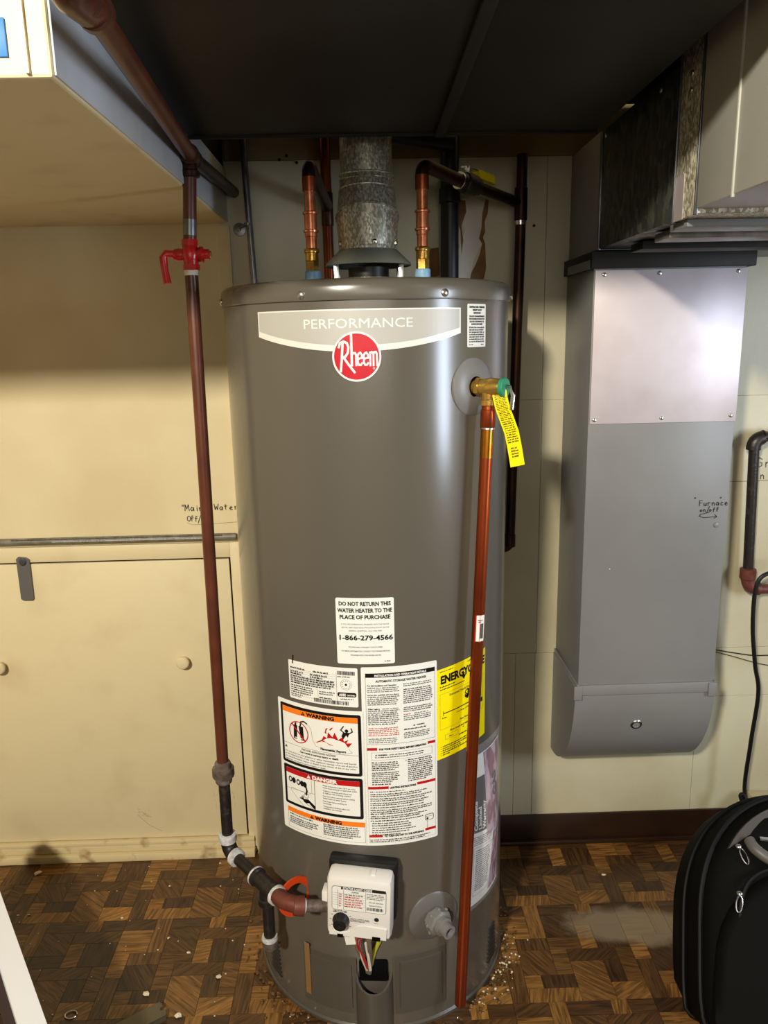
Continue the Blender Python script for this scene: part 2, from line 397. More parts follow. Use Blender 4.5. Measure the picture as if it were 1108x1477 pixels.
    def tri(s, x, y, h, k='ink', lay=2, k2=None):
        s.add([(x-h*.58, y), (x+h*.58, y), (x, y-h)], k, lay)
        if k2: s.rect(x-.05*h, y-h*.62, x+.05*h, y-h*.3, k2, lay+1); s.rect(x-.06*h, y-h*.2, x+.06*h, y-h*.1, k2, lay+1)
    def build(s, name, fn, parent, mats=None):
        me = bpy.data.meshes.new(name); off = root_of(parent)
        me.from_pydata([tuple(Vector(fn(x, y, l))-off) for x, y, l in s.v], [], s.f)
        for k in s.mats: me.materials.append(M[k])
        me.polygons.foreach_set('material_index', s.m); me.update()
        o = bpy.data.objects.new(name, me); COL.objects.link(o); o.parent = parent
        return o

# simple hand-lettering strokes on a 0..1 box (y down)
HAND = {'M': [[(0, 1), (.1, 0), (.45, .7), (.8, 0), (.95, 1)]], 'a': [[(.7, .5), (.3, .4), (.05, .75), (.3, 1), (.6, .8), (.7, .45), (.75, 1)]],
 'i': [[(.3, .45), (.32, 1)], [(.3, .2), (.33, .25)]], 'n': [[(.1, .45), (.15, 1)], [(.13, .65), (.4, .42), (.65, .6), (.7, 1)]],
 'W': [[(0, 0), (.2, 1), (.5, .4), (.75, 1), (1, 0)]], 't': [[(.35, .1), (.38, 1)], [(.05, .4), (.7, .38)]],
 'e': [[(.1, .72), (.65, .66), (.5, .42), (.2, .5), (.1, .8), (.35, 1), (.7, .9)]], 'r': [[(.15, .45), (.2, 1)], [(.18, .65), (.4, .45), (.65, .48)]],
 'O': [[(.5, .05), (.1, .3), (.1, .8), (.5, 1), (.85, .7), (.8, .2), (.5, .05)]], 'f': [[(.7, .1), (.4, .05), (.35, .4), (.3, 1)], [(.1, .45), (.7, .42)]],
 '/': [[(.7, -.25), (-.1, 1.3)]], 'I': [[(.3, .05), (.25, 1)]], 'F': [[(.1, 0), (.1, 1)], [(.1, .03), (.75, 0)], [(.1, .5), (.6, .47)]],
 'u': [[(.1, .45), (.15, .95), (.5, .95), (.65, .45), (.7, 1)]], 'c': [[(.65, .5), (.3, .45), (.1, .75), (.3, 1), (.7, .92)]],
 'o': [[(.4, .45), (.1, .7), (.35, 1), (.7, .75), (.4, .45)]], 'G': [[(.8, .2), (.4, 0), (.05, .5), (.35, 1), (.8, .85), (.8, .55), (.5, .55)]],
 '"': [[(.3, 0), (.2, .25)], [(.6, 0), (.5, .25)]], 's': [[(.6, .45), (.2, .5), (.5, .75), (.55, .95), (.1, 1)]]}
def hand(P, x, y, s, h, adv=.95, w=1.3, k='marker', tilt=0):
    for ch in s:
        if ch != ' ':
            dx, dy = random.uniform(-.05, .05)*h, random.uniform(-.06, .06)*h
            for st in HAND[ch]: P.line([(x+dx+px*h*.72, y+dy+(py-1)*h+tilt*(x)) for px, py in st], w, k, 1)
        x += h*adv*(.5 if ch in 'i/I"' else .85)
    return x

# ------------------------------------------------------------ the room
WY = 1.70
def plane_map(x0, z0, Y, off=.0006):
    return lambda u, v, l: (x0+u/1000, Y-off-l*.0002, z0-v/1000)
wall = MB().box(-2.6, WY, -.02, 2.4, WY+.08, 2.25).build('wall_back', 'cream', smooth=False); tag(wall, kind='structure')
w = MB().box(-2.6, -2.6, -.02, -2.52, WY, 2.25).build('wall_left', 'cream', smooth=False); tag(w, kind='structure')
w = MB().box(2.32, -2.6, -.02, 2.4, WY, 2.25).build('wall_right', 'cream', smooth=False); tag(w, kind='structure')
w = MB().box(-2.6, -2.68, -.02, 2.4, -2.6, 2.25).build('wall_front', 'cream', smooth=False); tag(w, kind='structure')
c = MB().box(-2.6, -2.6, 2.25, 2.4, WY+.08, 2.33).build('ceiling', 'dark_ceiling', smooth=False); tag(c, kind='structure')
# right-hand wall sheets, each with open joints
xs = [(-.294, .1625), (.1645, .3875), (.3895, .783), (.785, 1.30)]
for x0, x1, z0, z1 in [(-.294, .1625, .08, 1.107), (-.294, .1625, 1.109, 1.604), (.1645, .3875, 1.109, 1.604), (.1645, .340, .08, .51), (.342, .3865, .08, .51),
                       (.1645, .3885, .512, 1.107), (.3885, .785, .08, .509), (.3905, .95, .511, 1.106), (.3895, 1.30, 1.1075, 1.604),
                       (.787, 1.30, .08, .384), (.787, 1.30, .386, .509), (.952, 1.30, .511, 1.1055)]:
    MB().box(x0-.0006, WY-.004, z0-.0006, x1+.0006, WY+.001, z1+.0006, .0003).build('wall_panel', 'pale_panel', wall, smooth=False)
MB().box(-.275, WY-.006, 1.606, 1.30, WY+.001, 1.80, .001).build('ledger_board', 'ledger', wall, smooth=False)
# peeled paint
P = Print()
def blob(P, pts, k, lay): P.add(pts, k, lay)
pp = [(44, 0), (52, 2), (50, 30), (42, 48), (44, 70), (38, 82), (44, 96), (47, 150), (40, 178), (16, 186), (4, 180), (8, 160), (20, 140), (30, 118), (36, 96), (28, 84), (34, 62), (36, 30)]
P.add([(x*.82-8, y*.92) for x, y in pp], 'peel', 2)
P.add([(-26, 0), (0, -6), (30, 8), (22, 50), (20, 90), (4, 120), (-6, 172), (-30, 190), (-28, 100), (-14, 60), (-26, 30)], 'paint_flake', 1)
P.add([(-32, 0), (-14, 2), (-12, 24), (-22, 52), (-18, 80), (-22, 110), (-24, 60), (-34, 40)], 'peel', 2)
P.add([(-92, 96), (-70, 94), (-68, 150), (-88, 158), (-94, 130)], 'peel', 2)
P.add([(-86, 160), (-70, 156), (-70, 182), (-88, 180)], 'peel', 2)
P.build('peeled_paint', plane_map(.232, 1.524, WY-.004), wall)
for hx, hz in ((-.163, 1.606), (-.148, 1.613), (-.128, 1.600), (.362, 1.47)):
    MB().lathe((hx, WY-.0075, hz), (0, 1, 0), [(0, .0028), (.002, .0028)], 10).build('nail_hole', 'blackhole', wall)
P = Print(); hand(P, 0, 0, '"Main', 14, 1.05, w=1.7); hand(P, 74, -1, 'Water"', 13, 1.0, w=1.7)
hand(P, 10, 24, 'Off/In', 13, .8, w=1.6)
P.line([(10, 27), (22, 32), (60, 31), (120, 28), (136, 29)], .8, 'pencil')
P.build('handwriting', plane_map(-.420, .876, WY), wall)
P = Print(); hand(P, 0, 0, 'Gr', 22, w=1.7); hand(P, -12, 26, '/an', 17, w=1.7)
P.line([(-62, 12), (-76, 16), (-78, 24), (-60, 30), (0, 31), (70, 27)], 1.0, 'marker')
P.build('handwriting', plane_map(.880, .944, WY-.004), wall)

# floor with mosaic pieces
floor = MB().box(-2.6, -2.6, -.02, 2.4, WY, -.0022).build('floor', 'baseboard', smooth=False); tag(floor, kind='structure')
TILE = [(0,0,2,1,.1,30),(2,0,3,3,.62,90),(3,0,5.5,1,.12,0),(5.5,0,6.5,1,.85,80),(6.5,0,8,1,.1,0),(0,1,2,3,.8,0),(3,1,5,3,.2,-40),(5,1,8,2,.1,40),
 (5,2,6,4,.72,15),(6,2,8,4,.12,90),(0,3,1,5,.9,0),(1,3,3,4,.15,90),(3,3,5,4,.1,0),(0,5,1,8,.1,85),(1,4,3,6,.12,-55),(3,4,4,6,.25,0),
 (4,4,7,5,.08,40),(4,5,6,8,.5,-38),(7,4,8,6,.32,-20),(6,5,7,6.7,.12,90),(7,6,8,6.7,.25,0),(6,6.7,8,8,.85,32),(1,6,2,7,.72,0),(2,6,4,7,.05,90),(1,7,4,8,.75,75)]
TX, TY = .270/8, .256/8
dark, light = s2l((66, 43, 24)), s2l((146, 102, 50))
pm = []
for u0_, v0_, u1_, v1_, tone, ang in TILE:
    a = math.radians(ang); g = .00035
    hw, hh = (u1_-u0_)*TX/2-g, (v1_-v0_)*TY/2-g
    B = MB(); B.box(-hw, -hh, -.0022, hw, hh, 0, mtx=Matrix.Rotation(-a, 4, 'Z'))
    me = bpy.data.meshes.new('parquet_block'); B.bm.to_mesh(me); B.bm.free(); me.materials.append(M['parquet'])
    pm.append(me)
cells = []
for ty in range(-1, 6):
    for tx in range(-5, 9):
        for i, (u0_, v0_, u1_, v1_, tone, ang) in enumerate(TILE):
            X = -.557+tx*.270+(u0_+u1_)/2*TX; Y = 1.476-ty*.256-(v0_+v1_)/2*TY
            if Y > WY-.003 or Y < .06 or abs(X) > 1.8: continue
            hid = math.hypot(X-.006, Y-1.425) < .21
            vis = abs(X) < .16+Y*.50+.05 and not hid
            cells.append((0 if vis and Y > 1.05 and X < .72 else 1, abs(Y-1.35), X, Y, i))
cells.sort(key=lambda c_: c_[:2])
rest = [MB() for _ in range(4)]
for n, (q, _, X, Y, i) in enumerate(cells):
    tone, ang = TILE[i][4], TILE[i][5]
    jt = max(0, min(1, tone+random.uniform(-.1, .12))); j2 = random.uniform(.85, 1.15)
    colr = tuple((dark[k]*(1-jt)+light[k]*jt)*j2 for k in range(3))
    if n < 300 and q == 0:
        o = bpy.data.objects.new('parquet_block', pm[i]); COL.objects.link(o); o.parent = floor
        o.location = (X, Y, 0); o.rotation_euler = (0, 0, math.radians(ang)); o.color = (*colr, 1)
    else:
        u0_, v0_, u1_, v1_ = TILE[i][:4]; hw, hh = (u1_-u0_)*TX/2-.00035, (v1_-v0_)*TY/2-.00035
        rest[min(3, int(jt*4))].box(X-hw, Y-hh, -.0022, X+hw, min(Y+hh, WY-.001), 0)
for q, B in enumerate(rest):
    t_ = (q+.5)/4
    o = B.build('parquet_edge_field', 'parquet', floor, smooth=False); o['kind'] = 'stuff'; o.color = (*[dark[k]*(1-t_)+light[k]*t_ for k in range(3)], 1)
# plain field beyond the view
fb = MB(); fb.box(-2.5, -2.5, -.0022, 2.3, .02, 0); fb.box(-2.5, .02, -.0022, -1.84, WY-.001, 0); fb.box(1.84, .02, -.0022, 2.3, WY-.001, 0)
o = fb.build('floor_sheet', 'parquet', floor, smooth=False); o.color = (*dark, 1)

# baseboard right (dark vinyl with a bottom lip) and left stepped trim
bb = MB(); bb.box(.20, WY-.011, .006, 1.3, WY-.004, .080, .002); bb.box(.20, WY-.020, 0, 1.3, WY-.011, .012, .003)
tag(bb.build('baseboard_back', 'baseboard'), 'dark brown baseboard along the wall right of the water heater', kind='structure')
bb = MB(); bb.box(-1.35, WY-.026, 0, -.302, WY, .020, .002); bb.box(-1.35, WY-.016, .021, -.302, WY, .040, .002); bb.box(-1.35, WY-.020, .041, -.302, WY, .051, .0015)
tag(bb.build('baseboard_left', 'cream_trim'), 'stepped dirty cream trim along the floor under the access door', kind='structure')
tr = MB(); tr.box(-1.35, WY-.010, .768, -.3165, WY, .803, .001); tr.box(-.3165, WY-.010, .020, -.296, WY, .803, .001)
tag(tr.build('trim_1', 'cream_door'), 'cream frame around the access door', kind='structure')
tr = MB(); tr.box(-.2955, WY-.014, 0, -.272, WY-.0045, 1.480, .0015)
tag(tr.build('trim_2', 'cream'), 'cream upright strip between the access door wall and the wall behind the tank', kind='structure')

# access door
door = MB().box(-1.30, WY-.008, .0525, -.3203, WY+.001, .7636, .0015).build('door_1', 'cream_door'); tag(door, 'wide cream access door low in the left wall', kind='structure')
MB().box(-1.30, WY-.0012, .762, -.3165, WY-.0002, .7685).build('door_gap', 'blackhole', door)
MB().box(-.3212, WY-.0012, .05, -.3162, WY-.0002, .7685).build('door_gap', 'blackhole', door)
for kx in (-.440, -.864):
    MB().lathe((kx, WY-.008, .520), (0, -1, 0), [(0, .0105), (.008, .0095), (.012, .0145), (.018, .0150), (.021, .0125), (.0225, .006)], 28).build('door_knob', 'cream_door', door)
P = Print()
for _ in range(34):
    x = random.uniform(-.395, -.345); z = random.uniform(.14, .28); P.line([(x*1000+600, -z*1000), (x*1000+600+random.uniform(-1, 1), -z*1000+random.uniform(3, 16))], .35, 'pencil')
for _ in range(22):
    x = random.uniform(-.585, -.555); z = random.uniform(.118, .140)-(x+.585)*.3; P.line([(x*1000+600, -z*1000), (x*1000+600+random.uniform(2, 6), -z*1000+random.uniform(1, 4))], .5, 'pencil')
P.line([(14, -118), (40, -88), (70, -70)], .6, 'pencil')
P.build('scuff_marks', lambda u, v, l: ((u-600)/1000, WY-.0083, -v/1000), door)
lt = MB(); mtx = Matrix.Translation((-.782, WY-.013, .764)) @ Matrix.Rotation(math.radians(0), 4, 'Y')
poly = [(-14, -14), (-9, -19), (8, -17), (15, -12), (14, 80), (10, 84), (-10, 84), (-14, 80)]
lt.prism(poly, lambda p: mtx @ Vector((p[0]/1000, .002, -p[1]/1000)), lambda p: mtx @ Vector((p[0]/1000, -.002, -p[1]/1000)))
la = lt.build('turn_latch', 'dkgrey_plastic', door)
MB().lathe((-.782, WY-.011, .772), (0, -1, 0), [(0, .010), (.006, .009), (.0085, .006)], 14).build('latch_screw', 'conduit', la)

# conduit across the left wall
cd_ = thing('conduit', (-.8, WY-.010, .817), 'grey horizontal conduit running along the left wall above the access door', 'conduit')
MB().tube([(-1.35, WY-.010, .817), (-.300, WY-.010, .817)], .0078).build('pipe', 'conduit_paint', cd_)
P = Print()
P.small(0, 0, 470, 1, 4.2, 'greyink', 1, .7, ragged=0); P.small(90, 5, 430, 1, 3, 'paper', 1, .5, ragged=0)
P.build('print', lambda u, v, l: (-.80+u/1000, WY-.0184, .8210-v/1000), cd_)

# soffit box
sf = MB().box(-1.5, .778, 1.486, -.277, WY-.001, 1.592, .003).build('soffit', 'soffit_cream', smooth=False); tag(sf, 'cream box soffit under the ceiling at the upper left', kind='structure')
MB().box(-.2769, .782, 1.489, -.2745, WY-.002, 1.590, .0008).build('side_panel', 'soffit_cool_lit', sf)
MB().box(-1.5, .790, 1.592, -.279, WY-.001, 1.66).build('upper_box', 'dark_ceiling', sf, smooth=False)
MB().box(-.300, .774, 1.489, -.2965, .779, 1.66).build('seam_strip', 'cream_trim', sf)
P = Print()
for _ in range(26):
    x = random.uniform(60, 880); y = random.uniform(8, 92); P.disc(x, y, random.uniform(.6, 1.4), 'paper', 1, n=6)
P.build('paint_speck', lambda u, v, l: (-.2742+.0001, .79+u/1000, 1.59-v/1000), sf)
MB().box(-.350, .7755, 1.503, -.3145, .7778, 1.535, .0005).build('tape', 'blue_tape', sf)

# ------------------------------------------------------------ dark trunk duct overhead
tk = thing('trunk_duct', (.1, .95, 1.57), 'wide dark sheet-metal trunk duct overhead, above the water heater', 'duct')
MB().box(-.272, .79, 1.567, .130, 1.335, 1.66, .002).build('bottom_pan', 'dark_duct', tk)
MB().box(.132, .79, 1.567, .385, 1.335, 1.66, .002).build('bottom_pan', 'dark_duct', tk)
MB().box(.122, .79, 1.560, .138, 1.338, 1.567, .002).build('seam_cleat', 'dark_duct', tk)
MB().box(-.272, 1.333, 1.563, .385, 1.339, 1.60, .001).build('end_lip', 'dark_duct', tk)
j = MB().box(-1.5, .79, 1.662, 1.25, 1.55, 1.72).build('joist_deck', 'dark_ceiling', smooth=False); tag(j, 'dark wooden deck above the ducts', kind='structure')
j = MB().box(.386, .79, 1.612, .4385, 1.50, 1.66, .002).build('filler_board', 'dark_ceiling', smooth=False); tag(j, 'dark filler board between trunk duct and branch duct', kind='structure')

# ------------------------------------------------------------ branch duct + wall stack on the right
bd = thing('branch_duct', (.8, 1.1, 1.40), 'boxy horizontal duct at upper right with grey, dark and lit-toned galvanised sections', 'duct')
MB().box(.438, 1.497, 1.399, 1.25, WY-.005, 1.604, .0015).build('painted_section', 'duct_paint', bd)
B = MB(); B.box(.440, 1.130, 1.400, 1.25, 1.495, 1.603, .0015)
B.build('galvanised_section', 'spangle_dark', bd)
P = Print(); P.line([(8, 40), (345, 180)], .7, 'greyink'); P.line([(8, 180), (200, 40)], .6, 'greyink')
P.build('cross_crease', lambda u, v, l: (.4397, 1.14+u/1000, 1.60-v/1000), bd)
B = MB(); B.box(.4375, 1.486, 1.398, .442, 1.4965, 1.600, .0008); B.build('drive_cleat', 'conduit', bd)
B = MB(); B.box(.4365, 1.050, 1.398, 1.25, 1.128, 1.612, .002); B.build('collar_strip', 'spangle_lit', bd)
for yy in (1.1265, 1.052): MB().box(.4335, yy-.002, 1.396, .438, yy+.002, 1.612, .0008).build('standing_seam', 'conduit', bd)
MB().box(.4355, 1.095, 1.397, .4364, 1.1245, 1.455).build('foil_tape', 'galv_plate', bd)
B = MB(); B.box(.434, .72, 1.403, 1.25, 1.047, 1.75, .002); B.build('painted_section', 'duct_paint_light', bd)
MB().tube([(.4335, .944, 1.400), (.4335, .944, 1.75)], .0022, 8).build('standing_seam', 'duct_paint_light', bd)
for yy, zz in ((1.47, 1.590), (1.21, 1.590), (1.09, 1.575), (1.09, 1.555)):
    MB().lathe((.4395 if yy > 1.12 else .436, yy, zz), (-1, 0, 0), [(0, .0042), (.0018, .0036), (.0024, .0015)], 12).build('screw', 'screw', bd)
# underside flanges
MB().box(.445, 1.10, 1.388, 1.25, 1.16, 1.3975, .001).build('under_flange', 'duct_paint', bd)
MB().box(.46, 1.20, 1.385, 1.25, 1.26, 1.397, .001, Matrix.Translation((0, 0, 0))).build('under_flange', 'dirty_tape', bd)
MB().box(.47, 1.34, 1.384, 1.25, 1.40, 1.397, .001).build('under_flange', 'dark_duct', bd)

st = thing('wall_stack_duct', (.58, 1.6, .27), 'tall grey painted wall duct with bare metal plate and rounded foot', 'duct')
B = MB(); B.box(.436, 1.500, .500, .7265, WY-.0045, 1.372, .0012); B.build('stack_body', 'duct_paint', st)
B = MB(); B.box(.428, 1.490, 1.366, .740, WY-.0045, 1.3965, .0015); B.build('top_collar', 'dark_duct', st)
MB().box(.4275, 1.50, 1.366, .4295, 1.66, 1.382).build('collar_tab', 'duct_paint', st)
MB().box(.4385, 1.4975, 1.074, .7275, 1.4998, 1.363, .0004).build('metal_plate', 'galv_plate', st)
for sx_, sz in ((.447, 1.082), (.580, 1.083), (.717, 1.085), (.455, 1.355), (.56, 1.356), (.71, 1.357)):
    MB().lathe((sx_, 1.4976, sz), (0, -1, 0), [(0, .0042), (.0016, .0036), (.0024, .0018)], 12).build('screw', 'screw', st)
MB().lathe((.706, 1.4998, .863), (0, -1, 0), [(0, .0055), (.0016, .005), (.0028, .002)], 12).build('screw', 'duct_paint', st)
prof = [(1.500, .512)]+[(WY-.0045-.1955*math.cos(t), .505-.242*math.sin(t)) for t in [PI/2*i/16 for i in range(17)]]+[(WY-.0045, .512)]
B = MB(); B.prism(prof, lambda p: (.431, p[0], p[1]), lambda p: (.7315, p[0], p[1]))
B.build('curved_boot', 'duct_paint', st, ang=30)
B = MB(); B.box(.4335, 1.4955, .497, .729, 1.500, .520, .0008); B.box(.4325, 1.4955, .497, .4359, WY-.0045, .522, .0008); B.box(.7268, 1.4955, .497, .7300, WY-.0045, .522, .0008)
B.build('cleat_band', 'duct_paint', st)
for xx in (.4345, .7225): MB().box(xx-.008, 1.493, .488, xx+.0095, 1.4965, .519, .001).build('cleat_tab', 'duct_paint', st)
pl_d = Vector((0, -1, -.35)).normalized(); pc = Vector((.571, 1.5175, .4175))
MB().lathe(pc, pl_d, [(0, .013), (.004, .013), (.0055, .0115), (.0055, .0085), (.003, .008), (.0030, .001)], 28).build('round_plug', 'steel', st)
P = Print(); hand(P, 0, 0, '"', 9, w=1.2); hand(P, 12, 8, 'Furnace', 11, .92, w=1.4); hand(P, 52, 0, '"', 9, w=1.2)
hand(P, 14, 21, 'on/off', 9, .95, w=1.4)
P.line([(34, 22), (16, 26), (14, 30), (24, 33), (50, 31), (45, 27)], 1.3, 'marker'); P.line([(50, 31), (44, 35)], 1.3, 'marker')
P.build('handwriting', plane_map(.656, .912, 1.500), st)
P = Print(); P.disc(0, 0, 1.1, 'paper', 1, n=8); P.build('paint_speck', plane_map(.492, .776, 1.500), st)

# ------------------------------------------------------------ water heater
CX, CY, R = .006, 1.425, .251
def tp(a, z, r=R):                                   # angle in degrees, 0 faces the camera, + to the right
    a = math.radians(a); return Vector((CX+r*math.sin(a), CY-r*math.cos(a), z))
def nrm(a): a = math.radians(a); return Vector((math.sin(a), -math.cos(a), 0))
def tmap(a0, z0, off=.0004, slope=0):
    def fn(u, v, l):
        a = a0+math.degrees(u/1000/R); return tp(a, z0-v/1000+slope*u/1000, R+off+l*.00018)
    return fn
wh = thing('water_heater', (CX, CY, 0), 'tall grey-brown tank water heater covered with labels', 'water heater')
up_ = (0, 0, 1)
MB().lathe((CX, CY, 0), up_, [(0.004, .2445), (.004, R-.001), (.012, R), (.2, R), (.6, R), (1.0, R), (1.309, R)], 128).build('tank_jacket', 'tank', wh)
MB().lathe((CX, CY, 0), up_, [(1.3045, R+.0003), (1.304, R+.0034), (1.3055, R+.0040), (1.322, R+.0040), (1.329, R+.0022), (1.334, R-.003), (1.336, R-.012), (1.337, .15), (1.337, .01)], 128).build('top_cap', 'tank', wh)
MB().lathe((CX, CY, 0), up_, [(.0, R-.004), (.0, R+.003), (.006, R+.0035), (.010, R+.0002)], 96, cap=False).build('base_ring', 'tank_base', wh)
for a in (-75, -22.6, 27.5, 79):
    MB().lathe(tp(a, 1.3125, R+.004), nrm(a), [(-.001, .0062), (.0012, .0060), (.0030, .0040), (.0036, .0015)], 16).build('cap_screw', 'screw', wh)

# nameplate + emblem
def plate(P, k, lay, ins):
    x0, x1 = 0+ins, 340-ins; n = 40
    W_ = 340.
    def low(x): t = (x-W_/2)/(W_/2); return 62-24*t*t-ins*1.0
    for i in range(n):
        a = x0+(x1-x0)*i/n; c = x0+(x1-x0)*(i+1)/n
        P.add([(a, ins*.3), (c, ins*.3), (c, low(c)), (a, low(a))], k, lay)
    return low
P = Print(); low = plate(P, 'nameplate_edge', 0, 0)
np_ = P.build('nameplate', tmap(-42.6, 1.291), wh); 
P = Print()
for i in range(40):
    a = 2.5+335*i/40; c = 2.5+335*(i+1)/40
    P.add([(a, 2.0), (c, 2.0), (c, low(c)-9), (a, low(a)-9)], 'nameplate', 1)
P.build('plate_field', tmap(-42.6, 1.291), np_)
P = Print(); P.text(170-83, 27.5, 'PERFORMANCE', 14.5, 'paper', 0, 'L', 168, 3)
P.build('raised_lettering', tmap(-42.6, 1.291), np_)
P = Print(); P.disc(0, 0, 36.8, 'paper', 4, n=64)
em = P.build('round_emblem', tmap(-4.0, 1.2215), wh)
P = Print(); P.disc(0, 0, 34.0, 'emblem_red', 5, n=64); P.build('emblem_field', tmap(-4.0, 1.2215), em)
P = Print()
def E(pts, w=3.2): P.line([((x-534)*.282, (y-311)*.285) for x, y in pts], w, 'paper', 6)
E([(448, 386), (454, 330), (462, 240)], 3.4)
E([(440, 262), (448, 240), (466, 232), (484, 240), (492, 262), (488, 290), (476, 308), (462, 314)], 3.4)
E([(464, 312), (490, 350), (522, 392)], 3.4)
E([(508, 188), (508, 356)], 3.4)
E([(508, 304), (516, 292), (526, 292), (532, 302), (532, 356)], 3)
for x in (548, 580):
    E([(x-6, 322), (x+14, 318), (x+14, 302), (x+6, 290), (x-2, 294), (x-8, 306), (x-8, 340), (x-2, 354), (x+8, 354), (x+15, 344)], 2.8)
E([(606, 290), (606, 358)], 3); E([(606, 300), (613, 288), (620, 290), (623, 300), (623, 358)], 2.8); E([(623, 300), (630, 288), (636, 288), (641, 298), (642, 358)], 2.8)
P.disc((618-532)*.297, (370-311)*.297, 1.5, 'paper', 6, r2=.9, n=12)
P.build('script_lettering', tmap(-4.0, 1.2215), em)

def sticker(name, x, y, w_, h_, a0, z0, r=2.5, k='paper', label=None, slope=0):
    P = Print(); P.rrect(0, 0, w_, h_, r, k, 0); o = P.build(name, tmap(a0, z0, slope=slope), wh)
    if label: o['label'] = label
    return o
# small sticker near the rim
o = sticker('caution_sticker', 0, 0, 46, 66, 38.2, 1.297, 2, label='small white text sticker near the tank rim')
P = Print()
P.text(23, 6, 'TEMPERATURE - PRESSURE', 2.6, 'ink', .05, 'C', 38); P.text(23, 10.5, 'RELIEF VALVE', 2.6, 'ink', .05, 'C', 22); P.text(23, 15, 'IMPORTANT', 2.6, 'ink', .05, 'C', 18)
for i, (t, w_) in enumerate((('FOLLOW THE MAINTENANCE', 38), ('PROCEDURES FOUND IN THE', 38), ('USE AND CARE MANUAL OR', 36), ('INSTRUCTION SHEET', 28))): P.text(23, 20+i*4, t, 2.4, 'ink', .05, 'C', w_)
P.small(4, 37, 42, 7, 3.6, 'greyink', h=.6, ragged=.1); P.small(4, 63, 13, 1, 3, 'greyink'); P.small(33, 63, 42, 1, 3, 'greyink')
P.build('print', tmap(38.2, 1.297), o)
# do not return sticker
o = sticker('return_notice_sticker', 0, 0, 95, 114, -14.5, .841, 3, label='white sticker with bold phone number')
P = Print()
for i, (t, w_) in enumerate((('DO NOT RETURN THIS', 85), ('WATER HEATER TO THE', 89), ('PLACE OF PURCHASE', 83))): P.text(47.5, 13+i*11.4, t, 7.0, 'ink', .035, 'C', w_)
for i, (t, w_) in enumerate((('IF YOU ARE EXPERIENCING PROBLEMS WITH THIS WATER', 78), ('HEATER, NEED ASSISTANCE WITH INSTALLATION, OR FOR', 78), ('GENERAL QUESTIONS, CALL TOLL FREE', 54))): P.text(47.5, 46+i*5.6, t, 2.5, 'greyink', 0, 'C', w_)
P.text(47.5, 72, '1-866-279-4566', 8.6, 'ink', .03, 'C', 90)
for i, (t, w_) in enumerate((('TECHNICIANS AVAILABLE 7 DAYS A WEEK', 56), ('FOR MORE INFORMATION, CONSULT THE OWNERS MANUAL', 80), ('PROVIDED WITH THE WATER HEATER', 50))): P.text(47.5, 85.5+i*7, t, 2.5, 'greyink', .01, 'C', w_)
P.small(78, 110, 90, 1, 3, 'greyink')
P.build('print', tmap(-14.5, .841), o)
# data plate
o = sticker('data_plate', 0, 0, 128, 70, -36.2, .7195, 2.5, label='white rating label with tiny print and barcodes')
P = Print(); A = (-36.2, .7195)
P.frame(3, 14, 92, 62, .3, 'greyink', 1); P.line([(92, 8), (92, 62)], .3, 'greyink'); P.line([(58, 44), (58, 62)], .3, 'greyink')
for i in range(6): P.line([(3, 17+i*4.2), (92, 17+i*4.2)], .22, 'greyink')
P.small(4, 14, 34, 1, 4, 'ink', h=.7, ragged=0); P.small(50, 14, 78, 1, 4, 'ink', h=.7, ragged=0)
P.small(4, 20.4, 32, 2, 4.2, 'ink', h=.7); P.small(44, 20.4, 76, 2, 4.2, 'ink', h=.7)
P.small(4, 29, 90, 4, 4, 'ink', h=.72, ragged=.1); P.small(4, 46, 50, 4, 4, 'ink', h=.6); P.small(60, 48, 90, 2, 4, 'greyink', h=.6); P.small(60, 59, 86, 1, 4, 'ink', h=.6)
P.small(4, 62, 30, 2, 3.4, 'greyink', h=.6)
P.bars(94, 6, 124, 13, 'ink', 2, .55); P.small(94, 17, 120, 1, 3.4, 'ink')
P.disc(108, 30, 9.5, 'greyink', 2, r2=9.1, n=36); P.disc(108, 30, 2, 'ink', 2, n=12)
for i in range(12):
    t = i*PI/6; P.disc(108+6.8*math.cos(t), 30+6.8*math.sin(t), .8, 'greyink', 2, n=6)
P.rrect(93, 44, 125, 52, 3, 'ink', 2); P.text(96, 50.5, 'AHRI', 4.6, 'paper', .05, 'L', 11, 3); P.text(109, 50, 'CERTIFIED', 2.6, 'paper', .03, 'L', 14, 3)
P.small(98, 57, 120, 1, 3.5, 'ink', ragged=0)
P.bars(50, 60, 112, 67, 'ink', 2, .8)
P.line([(11, -9), (9.5, 5)], 2.2, 'ink', 3)
P.build('print', tmap(*A), o)
# big instruction sheet: left column + right column, one L-shaped sheet
P = Print(); P.rrect(0, 79, 168, 333, 3, 'paper', 0); P.rrect(164, 0, 294, 333, 3, 'paper', 0)
bs = P.build('instruction_sheet', tmap(-43.2, .7215), wh); bs['label'] = 'large white warning and instruction sheet'
P = Print(); fn = tmap(-43.2, .7215)
def frm(x0, y0, x1, y1, t=5):
    P.rrect(x0, y0, x1, y1, 4, 'ink', 1); P.rrect(x0+t, y0+t, x1-t, y1-t, 1.5, 'paper', 2)
frm(6, 86, 162, 200, 5.5); P.rect(11.5, 91.5, 156.5, 101.5, 'orange', 3)
P.tri(57, 99.8, 7, 'ink', 4, 'orange'); P.text(64, 99.5, 'WARNING', 6.8, 'ink', .06, 'L', 52, 4)
